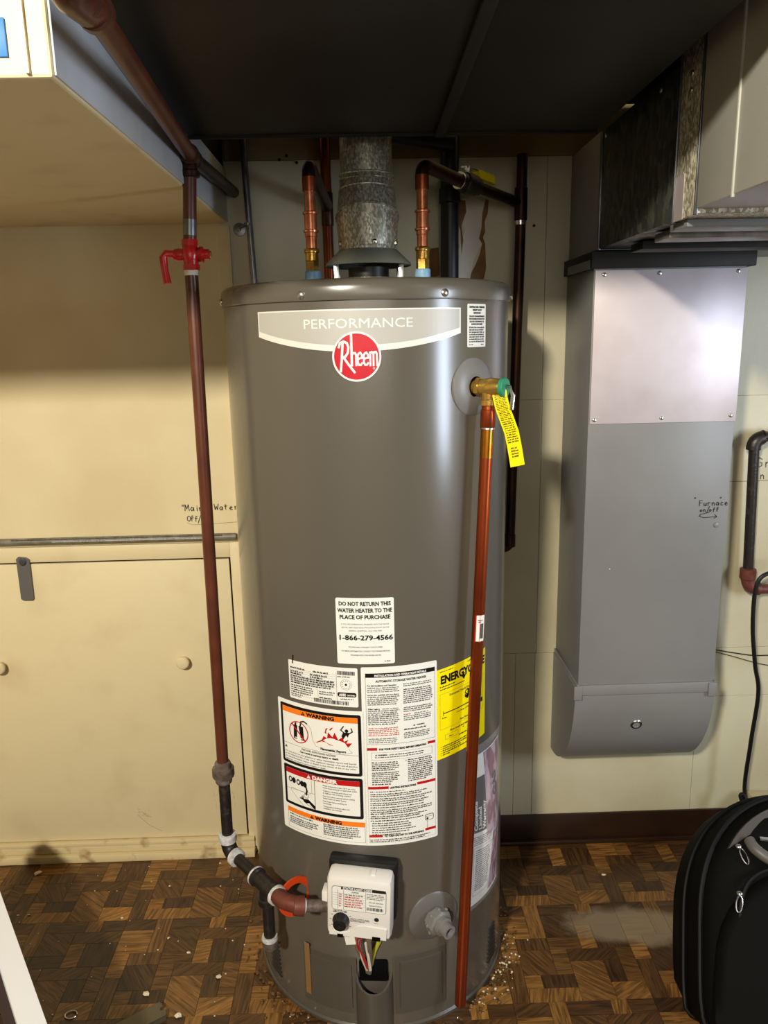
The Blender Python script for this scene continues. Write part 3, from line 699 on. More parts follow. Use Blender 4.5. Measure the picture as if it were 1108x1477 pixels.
# can in a struck circle
P.add([(36, 122), (56, 122), (57, 148), (35, 148)], 'ink', 3); P.add([(38, 118), (42, 116), (42, 122), (38, 122)], 'ink', 3)
P.line([(50, 122), (52, 113), (58, 111), (64, 114)], 2.6, 'ink', 4); P.rect(38, 144.5, 54, 146, 'paper', 4)
P.disc(46, 134, 20.5, 'red', 5, r2=18.6); P.line([(33, 121), (60, 148)], 2.6, 'red', 5)
P.line([(64, 114), (72, 122), (74, 140), (80, 152), (130, 160), (146, 156), (140, 150)], .5, 'greyink', 3)
P.add([(80, 145), (92, 138), (96, 130), (102, 134), (104, 122), (112, 130), (116, 121), (122, 134), (130, 128), (132, 136), (140, 132), (136, 139), (146, 138), (140, 146), (110, 146)], 'red', 3)
P.add([(98, 124), (100, 116), (104, 114), (101, 120), (101, 126)], 'red', 3); P.add([(106, 118), (110, 113), (114, 112), (109, 118)], 'red', 3)
P.disc(137, 116, 3.2, 'ink', 4, n=14)
P.add([(131, 119), (142, 119), (139, 128), (136, 124), (131, 132), (128, 126)], 'ink', 4)
P.line([(133, 120), (127, 115), (132, 108)], 2, 'ink', 4); P.line([(141, 121), (147, 117), (145, 111)], 2, 'ink', 4)
P.text(112, 157, 'Flammable Vapors', 4.2, 'ink', .05, 'C', 46, 4)
P.line([(11.5, 161), (156.5, 161)], .5, 'ink', 3)
P.text(84, 166.5, 'FIRE AND EXPLOSION HAZARD', 3.6, 'ink', .02, 'C', 66, 4); P.text(84, 172, 'Can result in serious injury or death', 3.8, 'ink', .04, 'C', 74, 4)
P.tri(16, 170, 5, 'ink', 4)
for i, (t, w_) in enumerate((('Do not store or use gasoline or other flammable vapors and liquids', 138), ('in the vicinity of this or any other appliance. Storage of or use of gasoline', 140),
                             ('or other flammable vapors or liquids in the vicinity of this or any other', 138), ('appliance can result in serious injury or death.', 84))):
    P.text(14, 178+i*5, t, 2.9, 'ink', .01, 'L', w_, 4)
frm(7, 204, 162, 282, 5.5); P.rect(12.5, 209.5, 156.5, 219.5, 'red', 3)
P.tri(63, 217.6, 6.6, 'paper', 4, 'red'); P.text(70, 217.6, 'DANGER', 6.8, 'paper', .06, 'L', 48, 4)
for i, x in enumerate((22, 30, 40, 48, 54)): P.disc(x, 231+i*.5, 4.2, 'ink', 3, r2=(2.2 if i in (0, 2) else 0), n=18, sy=1.35)
P.line([(55, 232), (58, 244), (56, 252)], 3.4, 'ink', 3)
P.line([(12.5, 250), (74, 246)], .5, 'greyink', 3); P.line([(74, 220), (74, 276)], .9, 'ink', 3); P.line([(68, 220), (68, 246)], .5, 'greyink', 3)
P.line([(22, 252), (50, 276)], .5, 'greyink', 3); P.line([(22, 252), (24, 247), (66, 250)], .5, 'greyink', 3)
P.add([(48, 262), (60, 260), (74, 270), (74, 276.5), (60, 272), (50, 267)], 'ink', 3)
for q in range(4): P.line([(50, 264), (42+q*2.2, 259-q*2+3)], 1.6, 'ink', 3)
P.disc(56, 254, 5, 'greyink', 3, r2=4.2, n=14)
tl = (('Water temperature over 125°F can cause', 'severe burns instantly or death from scalds.'), ('Children, disabled and elderly are', 'at highest risk of being scalded.'), ('See instruction manual before setting', 'temperature at water heater.'), ('Feel water before bathing or', 'showering.'), ('Temperature limiting valves are', 'available, see manual.'))
y = 226
for pr_ in tl:
    for t in pr_: P.text(90, y, t, 2.7, 'ink', .01, 'L', min(62, len(t)*1.55), 4); y += 4.2
    y += 1.6
P.rect(12, 288, 164, 297, 'orange', 3); P.tri(66, 295.8, 6.6, 'ink', 4, 'orange'); P.text(73, 295.8, 'WARNING', 6.6, 'ink', .06, 'L', 50, 4)
P.frame(12, 297, 164, 328, .4, 'greyink', 2)
P.small(16, 302, 78, 1, 3.6, 'ink', h=.7); P.small(16, 308, 80, 4, 3.8, 'greyink', h=.65); P.small(88, 302, 156, 6, 3.9, 'greyink', h=.65)
# right column
X0 = 168
P.frame(X0+3, 11, X0+122, 140, .4, 'greyink', 2); P.rect(X0+3, 11, X0+122, 18.5, 'ink', 2); P.text(X0+62, 16.8, 'INSTALLATION AND OPERATION DETAILS', 3.8, 'paper', .04, 'C', 88, 4)
P.text(X0+63, 27, 'AUTOMATIC STORAGE WATER HEATER', 4.0, 'ink', .03, 'C', 86, 4)
P.text(X0+6, 34, 'For Safe Installation and Operation', 2.6, 'ink', .03, 'L', 48, 4)
P.small(X0+6, 38, X0+60, 3, 3.4); P.small(X0+6, 51, X0+60, 6, 3.4, h=.6); P.text(X0+6, 76, 'Water Leakage', 2.6, 'ink', .03, 'L', 20, 4); P.small(X0+30, 76, X0+60, 1, 3.4); P.small(X0+6, 79.5, X0+60, 8, 3.5, h=.6)
P.small(X0+6, 111, X0+60, 5, 3.3, 'red'); P.small(X0+6, 130.5, X0+58, 3, 3.4)
P.small(X0+66, 34, X0+118, 2, 3.4); P.small(X0+66, 44, X0+118, 8, 3.5, h=.6); P.small(X0+66, 77, X0+118, 3, 3.4, h=.6); P.small(X0+66, 89, X0+82, 1, 3.4, 'red'); P.small(X0+84, 89, X0+118, 1, 3.4); P.small(X0+66, 92.5, X0+118, 3, 3.4)
P.tri(X0+84, 111, 3, 'ink', 4); P.text(X0+88, 111, 'WARNING', 2.4, 'ink', .03, 'L', 14, 4); P.small(X0+66, 117, X0+118, 1, 3.6, 'ink', h=.7); P.small(X0+66, 123, X0+112, 4, 3, h=.6)
def bar(y, t, x0, x1, w_):
    P.rect(X0+3, y, X0+x0, y+5, 'red', 2); P.rect(X0+x1, y-1, X0+122, y+4, 'red', 2); P.text(X0+(x0+x1)/2, y+4.6, t, 3.6, 'ink', .05, 'C', w_, 4)
bar(146, 'FOR YOUR SAFETY READ BEFORE OPERATING', 20, 108, 82)
P.frame(X0+10, 155, X0+116, 169, .35, 'greyink', 2); P.tri(X0+18, 161, 3, 'ink', 4); P.text(X0+21, 161, 'WARNING:', 2.8, 'ink', .04, 'L', 16, 4); P.small(X0+40, 161, X0+112, 1, 3.4, 'ink'); P.small(X0+16, 165, X0+100, 1, 3.4, 'ink')
P.small(X0+10, 175, X0+58, 5, 3.5, 'ink', h=.6); P.small(X0+10, 194, X0+58, 6, 3.5, 'ink', h=.6); P.small(X0+10, 216, X0+54, 1, 3.5, 'ink', h=.6)
P.small(X0+72, 174, X0+118, 12, 3.6, 'ink', h=.6); P.small(X0+68, 174, X0+70, 1, 3, 'ink'); 
bar(219, 'LIGHTING INSTRUCTIONS', 38, 88, 46)
P.small(X0+6, 230, X0+80, 1, 3.6, 'ink'); 
y = 235
for nl, x1_ in ((2, 112), (2, 116), (2, 118), (1, 104), (3, 118), (2, 116), (1, 110)):
    P.small(X0+6, y, X0+x1_, nl, 3.6, 'ink', h=.6); y += nl*3.6+1.3
for i in range(6): P.small(X0+8, y+i*4.4, X0+88, 1, 3.6, 'ink', h=.6, ragged=.5)
P.rrect(X0+102, 284, X0+118, 296, 3, 'ink', 3); P.rrect(X0+103, 285, X0+117, 295, 2.5, 'paper', 4); P.disc(X0+106, 292, 2, 'ink', 5, n=10); P.rect(X0+103, 288, X0+117, 288.6, 'ink', 5); P.line([(X0+106, 296), (X0+106, 312)], .5, 'ink', 4)
bar(312, 'TO TURN GAS OFF TO THE APPLIANCE', 26, 102, 70)
P.small(X0+4, 323, X0+116, 2, 3.4, 'ink', h=.6, ragged=.2)
P.frame(X0+2.5, 140, X0+122.5, 328, .3, 'greyink', 1)
P.build('print', fn, bs)
# yellow energy label
P = Print(); P.rrect(0, 0, 117, 167, 1.5, 'yellow', 0); yl = P.build('energy_label', tmap(23.9, .702, slope=.09), wh); yl['label'] = 'bright yellow energy label'
P = Print()
P.small(6, 6, 34, 1, 3.4, 'greyink'); P.small(66, 6, 108, 1, 3.4, 'greyink')
P.text(7, 27, 'ENERGYGUIDE', 14.5, 'ink', .045, 'L', 107, 3)
P.add([(52, 27), (62, 27), (57, 35)], 'ink', 3); P.rect(55.5, 22, 58.5, 28, 'ink', 3)
P.small(6, 34, 44, 1, 4, 'ink'); P.small(6, 39, 60, 1, 4, 'ink'); P.frame(6, 46, 110, 112, .35, 'greyink', 1)
P.text(58, 54, 'Estimated Yearly Energy Cost', 4.2, 'greyink', .01, 'C', 66, 3)
P.text(60, 70, '$247', 14, 'ink', .07, 'L', 44, 3)
P.rect(12, 82, 104, 83.6, 'ink', 3); P.rect(12, 78, 12.8, 87, 'ink', 3); P.rect(103.4, 78, 104.2, 87, 'ink', 3)
P.small(10, 92, 22, 1, 3.6, 'ink'); P.text(40, 91, 'Cost Range of Similar Models', 2.8, 'ink', .01, 'L', 48, 3); P.rect(92, 90, 108, 98, 'ink', 3)
P.text(48, 108, 'First Hour Rating', 3.6, 'greyink', .02, 'L', 34, 3); P.text(26, 120, 'How much hot water you get in', 3.8, 'ink', .02, 'L', 66, 3)
P.frame(16, 124, 44, 133, .35, 'greyink', 2); P.small(24, 130, 36, 1, 4, 'ink'); P.small(54, 124, 60, 1, 3.4, 'ink')
P.small(46, 136, 84, 1, 4.4, 'ink')
for i, q in enumerate((96, 88, 64, 80, 30)): P.disc(8, 144.5+i*4, .8, 'ink', 2, n=6); P.small(11, 145.5+i*4, q, 1, 3.6, 'ink', h=.6)
P.build('print', tmap(23.9, .702, slope=.09), yl)
# tan strip + warranty packet
P = Print(); P.rect(0, 0, 11.5, 112, 'brown_tape', 2); o = P.build('tan_strip', tmap(-34.2, .165, .0064), wh); o['label'] = 'narrow tan strip on the tank base'
def pk(a0, z0, off0, bulge):
    def fn(u, v, l):
        a = a0+math.degrees(u/1000/R); k = math.sin(PI*min(1, max(0, u/115)))*math.sin(PI*min(1, max(0, v/330)))
        return tp(a, z0-v/1000, R+off0+bulge*k+l*.0002)
    return fn
P = Print()
n_, m_ = 12, 18
def grid(P, x0, y0, x1, y1, k, lay, nx=8, ny=8):
    for i in range(nx):
        for j_ in range(ny):
            a, c = x0+(x1-x0)*i/nx, x0+(x1-x0)*(i+1)/nx; e, f = y0+(y1-y0)*j_/ny, y0+(y1-y0)*(j_+1)/ny
            P.add([(a, e), (c, e), (c, f), (a, f)], k, lay)
grid(P, 6, 12, 110, 320, 'paper', 0, 10, 20); 
pkf = pk(39.5, .525, .0012, .013)
wp = P.build('document_packet', pkf, wh); wp['label'] = 'paper packet in clear sleeve on the right side of the tank'
P = Print(); grid(P, 8, 55, 40, 165, 'ink', 1, 4, 10); grid(P, 41, 14, 108, 180, 'purple', 1, 7, 12); grid(P, 60, 182, 108, 312, 'purple', 1, 6, 12)
for k_, (t, w_) in enumerate((('Complete', 60), ('Limited', 46), ('Warranty', 56))):
    vs, fs, ww = text2d(t, 7, .03, 1)
    q = w_/ww; P.add([(19+k_*9+y, 160-x*q) for x, y in vs], 'paper', 3, fs)
vs, fs, ww = text2d('GAS', 18, .05, 1); P.add([(78+y, 110-x*1.0) for x, y in vs], 'ink', 3, fs)
P.small(12, 175, 56, 5, 4, 'greyink', 2); P.frame(12, 196, 56, 300, .5, 'greyink', 2); P.small(16, 204, 52, 20, 4.5, 'greyink', 2)
P.build('print', pkf, wp)
P = Print(); grid(P, 0, 0, 116, 334, 'clear', 3, 12, 24); P.build('clear_sleeve', pk(39.2, .532, .0022, .016), wp)

# lower access covers and wire channel
def cover(a0, a1, z0, z1, t, name='burner_cover', k='tank_base'):
    B = MB(); n = 14
    ring = []
    for i in range(n+1):
        a = a0+(a1-a0)*i/n
        ring.append([tp(a, z0, R-.001), tp(a, z0+.001, R+t), tp(a, z1-.002, R+t), tp(a, z1, R-.001)])
    B.rings(ring); return B.build(name, k, wh, ang=40)
cover(-35.5, -11, .035, .155, .0035); cover(5, 27, .035, .162, .0035)
cover(-33.5, -13, .050, .142, .0055, 'cover_panel'); cover(7, 25, .050, .150, .0055, 'cover_panel')
for a in (-4.0,):
    B = MB(); c0 = tp(a, 0, R-.004); d1 = nrm(a); s1 = Vector((-d1.y, d1.x, 0))
    hp = [c0+s1*(.034*math.sin(t))+d1*(.030*math.cos(t)) for t in [(-PI/2)+PI*i/14 for i in range(15)]]
    hi = [c0+s1*(.030*math.sin(t))+d1*(.026*math.cos(t)) for t in [(PI/2)-PI*i/14 for i in range(15)]]
    loop = hp+hi
    def zc(i):                       # scooped top edge
        q = abs((i if i < 15 else 29-i)-7)/7; return .100+.030*q*q
    B.rings([[p+Vector((0, 0, .002)) for p in loop], [p+Vector((0, 0, zc(i))) for i, p in enumerate(loop)]])
    B.build('wire_channel', 'tank_base', wh)
    MB().box(-.026, -.003, .006, .026, .001, .050, .004, Matrix.Translation(tp(a, .105, R+.0004)) @ Matrix.Rotation(math.radians(a), 4, 'Z')).build('channel_opening', 'blackhole', wh)
for a in (-56, 60):
    B = MB()
    for i in range(9):
        p = tp(a, .035+i*.009, R+.0012); B.box(-.020+i*.0008, -.0012, -.0014, .020-i*.0008, .0012, .0014, mtx=Matrix.Translation(p) @ Matrix.Rotation(math.radians(a), 4, 'Z') @ Matrix.Rotation(.15, 4, 'X'))
    B.build('vent_louvre', 'vent_gap_shade', wh)
# relief-valve opening trim and drain fitting
MB().lathe(tp(41.5, 1.169, R-.012), nrm(41.5), [(.0, .0455), (.0115, .046), (.0135, .044), (.0185, .019), (.0185, .0165), (.004, .0165)], 48, cap=False).build('escutcheon', 'grey_plastic', wh)
MB().lathe(tp(41.5, 1.169, R-.003), nrm(41.5), [(0, .022), (.003, .021)], 32).build('escutcheon_hole', 'blackhole', wh)
MB().lathe(tp(21.5, .228, R-.010), nrm(21.5), [(.0, .047), (.0105, .048), (.0125, .046), (.017, .022), (.017, .018)], 48, cap=False).build('escutcheon', 'dkgrey_plastic', wh)
dv = MB(); p = tp(21.5, .228, R+.004); d = (nrm(26)+Vector((.15, 0, -.05))).normalized()
dv.lathe(p, d, [(-.01, .020), (.004, .0205), (.005, .0245), (.020, .0245), (.023, .020)], sides=8); dv.lathe(p, d, [(.020, .017), (.030, .017), (.031, .0125), (.045, .0125), (.045, .0085), (.034, .008)], 24)
dvo = dv.build('drain_valve', 'grey_plastic', wh)
for q in range(8):
    ax = d.orthogonal().normalized(); b_ = d.cross(ax); t = q*PI/4
    c_ = p+d*.012+(ax*math.cos(t)+b_*math.sin(t))*.0235
    MB().sphere(c_, .004, 1, (1, 1, 1)).build('grip_lug', 'grey_plastic', dvo)

# gas control
ga = -6.8; gc = tp(ga, .309, R); GM = Matrix.Translation(gc) @ Matrix.Rotation(math.radians(ga-3), 4, 'Z') @ Matrix.Rotation(math.radians(2), 4, 'Y')
hb = MB(); hb.box(-.060, -.021, -.050, .060, .004, .062, .006, GM)
gco = hb.build('gas_control', 'black', wh); gco['label'] = 'white and black gas control box on the tank front'
cv = MB(); cv.box(-.056, -.058, -.060, .056, -.018, .056, .009, GM)
cvo = cv.build('cover', 'white_plastic', gco); cvo['label'] = 'white plastic front cover'
rz = MB(); z_ = -.0845
poly = [(-52, -58), (50, -58), (51, -36), (10, -34), (-2, -37), (-8, -44), (-18, -51), (-32, -53), (-44, -49), (-52, -40)]
rz.prism([(x*.96, y*.96) for x, y in poly], lambda q: GM @ Vector((q[0]/1000, -.0575, q[1]/1000)), lambda q: GM @ Vector((q[0]/1000, -.0602, q[1]/1000)))
rz.build('cover_ledge', 'white_plastic', gco, smooth=False)
dl = MB(); dc = GM @ Vector((-.030, -.0595, -.026)); dd = (GM.to_3x3() @ Vector((0, -1, 0)))
dl.lathe(dc, dd, [(-.001, .0145), (.002, .0145), (.006, .0120), (.013, .0112), (.014, .009)], 28); dl.lathe(dc, dd, [(.013, .004), (.0165, .0035)], 12)
dlo = dl.build('temperature_dial', 'black', gco)
tk_ = Print()
for i in range(9):
    t = math.radians(-210+i*30); tk_.line([(-30+17*math.cos(t), 26+17*math.sin(t)), (-30+19.5*math.cos(t), 26+19.5*math.sin(t))], .9, 'ink', 1)
def gmap(u, v, l): return GM @ Vector((u/1000, -.0583-(.0024 if v > 33 else 0)-l*.0002, -v/1000))
tk_.build('dial_markings', gmap, gco)
P = Print()
P.rrect(-46, -40, 47, 6, 5, 'ink', 1); P.rrect(-45.3, -39.3, 46.3, 5.3, 4.5, 'paper', 2); P.rect(-30, -40, 46, -34.5, 'ink', 3)
P.text(-2, -35.2, 'STATUS LIGHT CODE', 4.4, 'paper', .04, 'C', 50, 4)
for x in (-36, -26, 12): P.rect(x, -34, x+.5, 4, 'greyink', 3)
P.text(-6, -29.5, 'STATUS', 2.8, 'ink', .03, 'C', 12, 4)
for i in range(6): P.small(-24, -24+i*4.6, 10, 1, 4, 'greyink' if i < 1 else 'red', 4, .55); P.small(-34, -24+i*4.6, -28, 1, 4, 'red', 4, .5); P.rect(-45, -27+i*4.6, 12, -26.7+i*4.6, 'greyink', 3)
P.small(14, -30, 44, 4, 3, 'greyink', 4); P.text(18, -14, 'Normal Operation', 2.6, 'ink', .01, 'L', 24, 4); P.text(18, -8, 'System Problem', 2.6, 'ink', .01, 'L', 22, 4); P.bars(14, -5, 42, 1, 'ink', 4, .7)
P.build('status_label', gmap, gco)
P = Print()
P.small(-44, 9, -18, 2, 2.6, 'greyink', 1, .6); P.small(-14, 22, 20, 3, 2.4, 'greyink', 1, .6); P.disc(31, 18, 4, 'ink', 1, n=20); P.small(27, 26, 35, 1, 2.4, 'greyink', 1)
P.rect(-36, 52, -26, 59, 'blackhole', 2); P.rect(24, 50, 38, 58, 'blackhole', 2)
P.build('print', gmap, gco)
MB().box(-.068, -.040, -.030, -.052, -.016, .010, .002, GM).build('side_inlet', 'white_plastic', gco)
MB().box(.018, -.045, .054, .026, -.030, .0585, .001, GM).build('latch_tab', 'white_plastic', gco)
def wire(pts, r, k, name='wire'):
    pts = [GM @ Vector(p) for p in pts]; out = []
    for i in range(len(pts)-1):
        a_, b_, c_, d_ = pts[max(i-1, 0)], pts[i], pts[i+1], pts[min(i+2, len(pts)-1)]
        for t in [q/6 for q in range(6)]:
            out.append(.5*((2*b_)+(c_-a_)*t+(2*a_-5*b_+4*c_-d_)*t*t+(3*b_-a_-3*c_+d_)*t**3))
    out.append(pts[-1]); return MB().tube([p+GM.to_3x3() @ Vector((0,.016,-.012)) for p in out], r, 8).build(name, k, gco)
wire([(-.010, -.045, -.055), (-.008, -.040, -.10), (.004, -.030, -.135), (.008, -.022, -.165)], .0032, 'wire_tube', 'gas_tube')
wire([(.012, -.045, -.055), (.014, -.042, -.09), (.014, -.032, -.12), (.012, -.022, -.165)], .0045, 'wire_tube', 'gas_tube')
wire([(-.004, -.052, -.055), (-.006, -.050, -.085), (.004, -.040, -.115), (.010, -.030, -.15)], .0014, 'wire_red')
wire([(.006, -.052, -.055), (-.002, -.052, -.080), (.000, -.044, -.105), (.009, -.030, -.15)], .0014, 'wire_red')
wire([(-.006, -.038, -.085), (.0, -.036, -.12), (.008, -.026, -.155)], .0028, 'wire_white')
wire([(.008, -.042, -.085), (.012, -.036, -.12), (.014, -.026, -.155)], .0030, 'wire_white')
wire([(.028, -.018, -.10), (.020, -.020, -.12), (.014, -.020, -.15)], .004, 'wire_yellow')
MB().box(-.009, -.0005, -.022, .009, .0005, .022, 0, GM @ Matrix.Translation((-.022, -.030, -.078)) @ Matrix.Rotation(-.2, 4, 'Y')).build('paper_tag', 'paper', gco)
MB().box(.018, -.040, -.068, .034, -.034, -.058, .001, GM).build('red_lead', 'wire_red', gco)

# ------------------------------------------------------------ draft hood and vent pipe
dh = thing('draft_hood', (.012, 1.43, 1.337), 'flared metal draft hood on legs on top of the tank', 'draft hood')
hx, hy = .0115, 1.430
MB().lathe((hx, hy, 0), up_, [(1.372, .0755), (1.3735, .0762), (1.377, .0745), (1.4005, .0500), (1.404, .0495), (1.404, .046), (1.374, .070)], 48, cap=False).build('hood_cone', 'cone', dh)
for s_ in (-1, 1):
    MB().box(hx+s_*.056-.0045, hy-.040, 1.337, hx+s_*.056+.0045, hy-.038, 1.378, .0005).build('leg', 'steel', dh)
    MB().box(hx+s_*.056-.0045, hy+.038, 1.337, hx+s_*.056+.0045, hy+.040, 1.378, .0005).build('leg', 'steel', dh)
MB().lathe((hx, hy, 0), up_, [(1.337, .046), (1.351, .046), (1.352, .044), (1.34, .043)], 40, cap=False).build('flue_collar', 'spangle', dh)
MB().lathe((hx, hy, 0), up_, [(1.337, .036), (1.369, .036)], 24).build('flue_baffle', 'black', dh)
vp = thing('vent_pipe', (.012, 1.43, 1.404), 'spangled galvanised vent pipe with elbow rising from the draft hood', 'vent pipe')
MB().lathe((hx, hy, 0), up_, [(1.396, .0515), (1.404, .0518), (1.406, .0512)], 40, cap=False).build('joint_ring', 'spangle', vp)
def gore(name, z_c0, tilt0, z_c1, tilt1, r0, r1, k, yo0=0, yo1=0):
    rings = []
    for q in range(7):
        t = q/6; zc_ = z_c0+(z_c1-z_c0)*t; tl_ = tilt0+(tilt1-tilt0)*t; r_ = r0+(r1-r0)*t; yo = yo0+(yo1-yo0)*t
        rings.append([(hx+r_*math.cos(w), hy+yo+r_*math.sin(w)*math.cos(tl_)*1.0, zc_+r_*math.sin(w)*-math.sin(tl_)) for w in [2*PI*i/40 for i in range(40)]])
    return MB().rings(rings, cap=False).build(name, k, vp, ang=60)
gore('elbow_gore', 1.404, 0, 1.452, .35, .0515, .0545, 'spangle')
B = MB()
def tring(zc_, tl_, r_, yo=0): return [Vector((hx+r_*math.cos(w), hy+yo+r_*math.sin(w)*math.cos(tl_), zc_-r_*math.sin(w)*math.sin(tl_))) for w in [2*PI*i/40 for i in range(41)]]
MB().tube(tring(1.453, .35, .0548), .0020, 8).build('crimp_bead', 'spangle', vp)
gore('elbow_gore', 1.453, .35, 1.497, .12, .0545, .0490, 'spangle', 0, .006)
MB().tube(tring(1.498, .12, .0478, .006), .0018, 8).build('crimp_bead', 'spangle', vp)
gore('elbow_gore', 1.497, .12, 1.524, 0, .0475, .0455, 'spangle', .006, .010)
MB().tube(tring(1.524, 0, .0462, .010), .0018, 8).build('crimp_bead', 'spangle', vp)
MB().tube(tring(1.516, 0, .0464, .010), .0014, 8).build('crimp_bead', 'spangle', vp)
MB().lathe((hx, hy+.010, 0), up_, [(1.522, .0455), (1.66, .0455)], 40, cap=False).build('upper_pipe', 'spangle', vp)
for a in (12, 68, -65):
    t = math.radians(a); p = Vector((hx+.0515*math.sin(t), hy-.0515*math.cos(t), 1.409))
    MB().lathe(p, (math.sin(t), -math.cos(t), 0), [(0, .0045), (.003, .004), (.004, .002)], 6).build('screw', 'steel', vp)

# ------------------------------------------------------------ copper water lines
def riser(name, x, label, hot):
    t = thing(name, (x, 1.43, 1.337), label, 'pipe')
    y = 1.43; r = .0098
    MB().lathe((x, y, 0), up_, [(1.336, .0095), (1.352, .0095)], 20).build('nipple', 'steel', t)
    MB().lathe((x, y, 0), up_, [(1.349, .0135), (1.351, .0142), (1.364, .0140), (1.366, .0125)], 24).build('nipple_band', 'blue_plastic', t)['label'] = 'pale blue plastic band'
    MB().lathe((x, y, 0), up_, [(1.364, .0118), (1.382, .0118), (1.383, .0128), (1.3835, .0130)], sides=6).build('hex_collar', 'brass', t)
    MB().lathe((x, y, 0), up_, [(1.383, .0118), (1.396, .0118), (1.397, .0135), (1.4, .0138), (1.403, .0130), (1.404, .0108)], 24).build('adapter', 'brass', t)
    MB().tube([(x, y, 1.40), (x, y, 1.520)], r, 20).build('tube', 'copper', t)
    for z in (1.432, 1.462):
        MB().lathe((x, y, 0), up_, [(z-.009, r+.0004), (z-.008, r+.0012), (z-.002, r+.0012), (z-.001, .0135), (z+.002, .0138), (z+.0035, r+.0015), (z+.004, r+.0004)], 24).build('crimp_ring', 'copper', t)
    MB().lathe((x, y, 0), up_, [(1.434, r+.0014), (1.460, r+.0014)], 24).build('coupling', 'copper', t)
    MB().lathe((x, y, 0), up_, [(1.498, .0118), (1.502, .0122), (1.522, .0122)], 24).build('coupling', 'copper_dull', t)
    return t
t = riser('cold_water_riser', -.088, 'left copper water riser on the tank top, bent back to the dark pipe', False)
pts = elbow((-.088, 1.43, 1.50), (-.088, 1.43, 1.542), (-.0685, 1.668, 1.512), .020)
MB().tube([(-.088, 1.43, 1.518)]+pts+[(-.0685, 1.668, 1.512)], .0118, 18).build('bent_branch', 'copper_dark', t)
t = thing('cold_water_main', (-.067, 1.683, .9), 'dark copper pipe against the wall left of the vent pipe', 'pipe')
MB().tube([(-.0665, 1.683, .9), (-.0695, 1.683, 1.66)], .0108, 18).build('tube', 'copper_dull', t)
MB().lathe((-.0685, 1.683, 0), up_, [(1.474, .0112), (1.476, .0125), (1.538, .0125), (1.540, .0112)], 20).build('tee_fitting', 'copper_dark', t)

t = riser('hot_water_riser', .108, 'right copper water riser on the tank top, turned toward the ball valve', True)
A_ = Vector((.108, 1.43, 1.540)); Bv = Vector((.190, 1.535, 1.530)); Tv = Vector((.322, 1.650, 1.508))
MB().tube([(.108, 1.43, 1.518)]+elbow((.108, 1.43, 1.50), A_, Bv, .020)+[Bv], .0118, 18).build('bent_branch', 'copper_dark', t)
bv = thing('ball_valve', tuple(Bv), 'dark ball valve with yellow-edged lever under the trunk duct', 'valve')
dv_ = (Tv-Bv).normalized()
MB().lathe(Bv, dv_, [(-.006, .0155), (.006, .0165), (.008, .019), (.022, .020), (.036, .019), (.038, .0155), (.048, .0150)], 20).build('valve_body', 'black_iron', bv)
MB().lathe(Bv, dv_, [(-.008, .0158), (-.005, .0160)], 20).build('solder_ring', 'steel', bv)
sp_ = Bv+dv_*.022
sn_ = Vector((-.15, -.25, 1)).normalized()
MB().lathe(sp_, sn_, [(.014, .007), (.026, .007), (.026, .010), (.033, .010)], sides=6).build('stem_nut', 'steel', bv)
q0 = sp_+sn_*.028
MB().prism([(-.010, -.008), (.018, -.010), (.070, -.009), (.074, -.004), (.074, .004), (.070, .009), (.018, .010), (-.010, .008)],
    lambda p: q0+dv_*p[0]+dv_.cross(sn_)*p[1]-sn_*.001, lambda p: q0+dv_*p[0]+dv_.cross(sn_)*p[1]+sn_*.0015).build('lever', 'steel', bv)
MB().prism([(.022, -.0105), (.070, -.0095), (.0755, -.004), (.0755, .004), (.070, .0095), (.022, .0105)],
    lambda p: q0+dv_*p[0]+dv_.cross(sn_)*p[1]-sn_*.012, lambda p: q0+dv_*p[0]+dv_.cross(sn_)*p[1]+sn_*.003).build('lever_sleeve', 'yellow', bv)['label'] = 'yellow lever sleeve'
t = thing('hot_water_main', (.320, 1.65, .77), 'long dark copper pipe down the wall right of the tank', 'pipe')
MB().tube([Bv+dv_*.045, Tv-dv_*.008], .0105, 16).build('branch', 'copper_dark', t)
MB().tube([(.3265, 1.65, 1.60), (.3245, 1.65, 1.42)], .0108, 16).build('tube', 'copper_dark', t)
MB().tube([(.3245, 1.65, 1.42)]+elbow((.3245, 1.65, 1.4), (.3135, 1.65, .785), (.29, 1.655, .783), .016)+[(.288, 1.6555, .783)], .0108, 18).build('tube', 'copper_dark', t)
MB().lathe((.325, 1.65, 0), up_, [(1.474, .0115), (1.476, .0132), (1.536, .0132), (1.538, .0115)], 20).build('tee_fitting', 'copper_dark', t)
MB().lathe((.3243, 1.65, 0), up_, [(1.466, .0118), (1.474, .0122)], 20).build('solder_ring', 'steel', t)
MB().lathe((.3138, 1.65, 0), up_, [(.788, .0125), (.815, .0125), (.817, .011)], 20).build('elbow_socket', 'copper_dark', t)
# black drain stack behind
t = thing('black_waste_pipe', (.182, 1.662, .0), 'thick black pipe behind the right copper riser', 'pipe')
MB().tube([(.182, 1.668, .9), (.1825, 1.668, 1.66)], .0185, 24).build('tube', 'black', t)
MB().lathe((.1825, 1.668, 0), up_, [(1.512, .0185), (1.514, .022), (1.540, .022), (1.542, .0185)], 24).build('hub', 'black', t)
B = MB(); B.tube([(.05, 1.60, 1.628), (.185, 1.655, 1.624)], .0165, 20); B.build('side_branch', 'black', t)
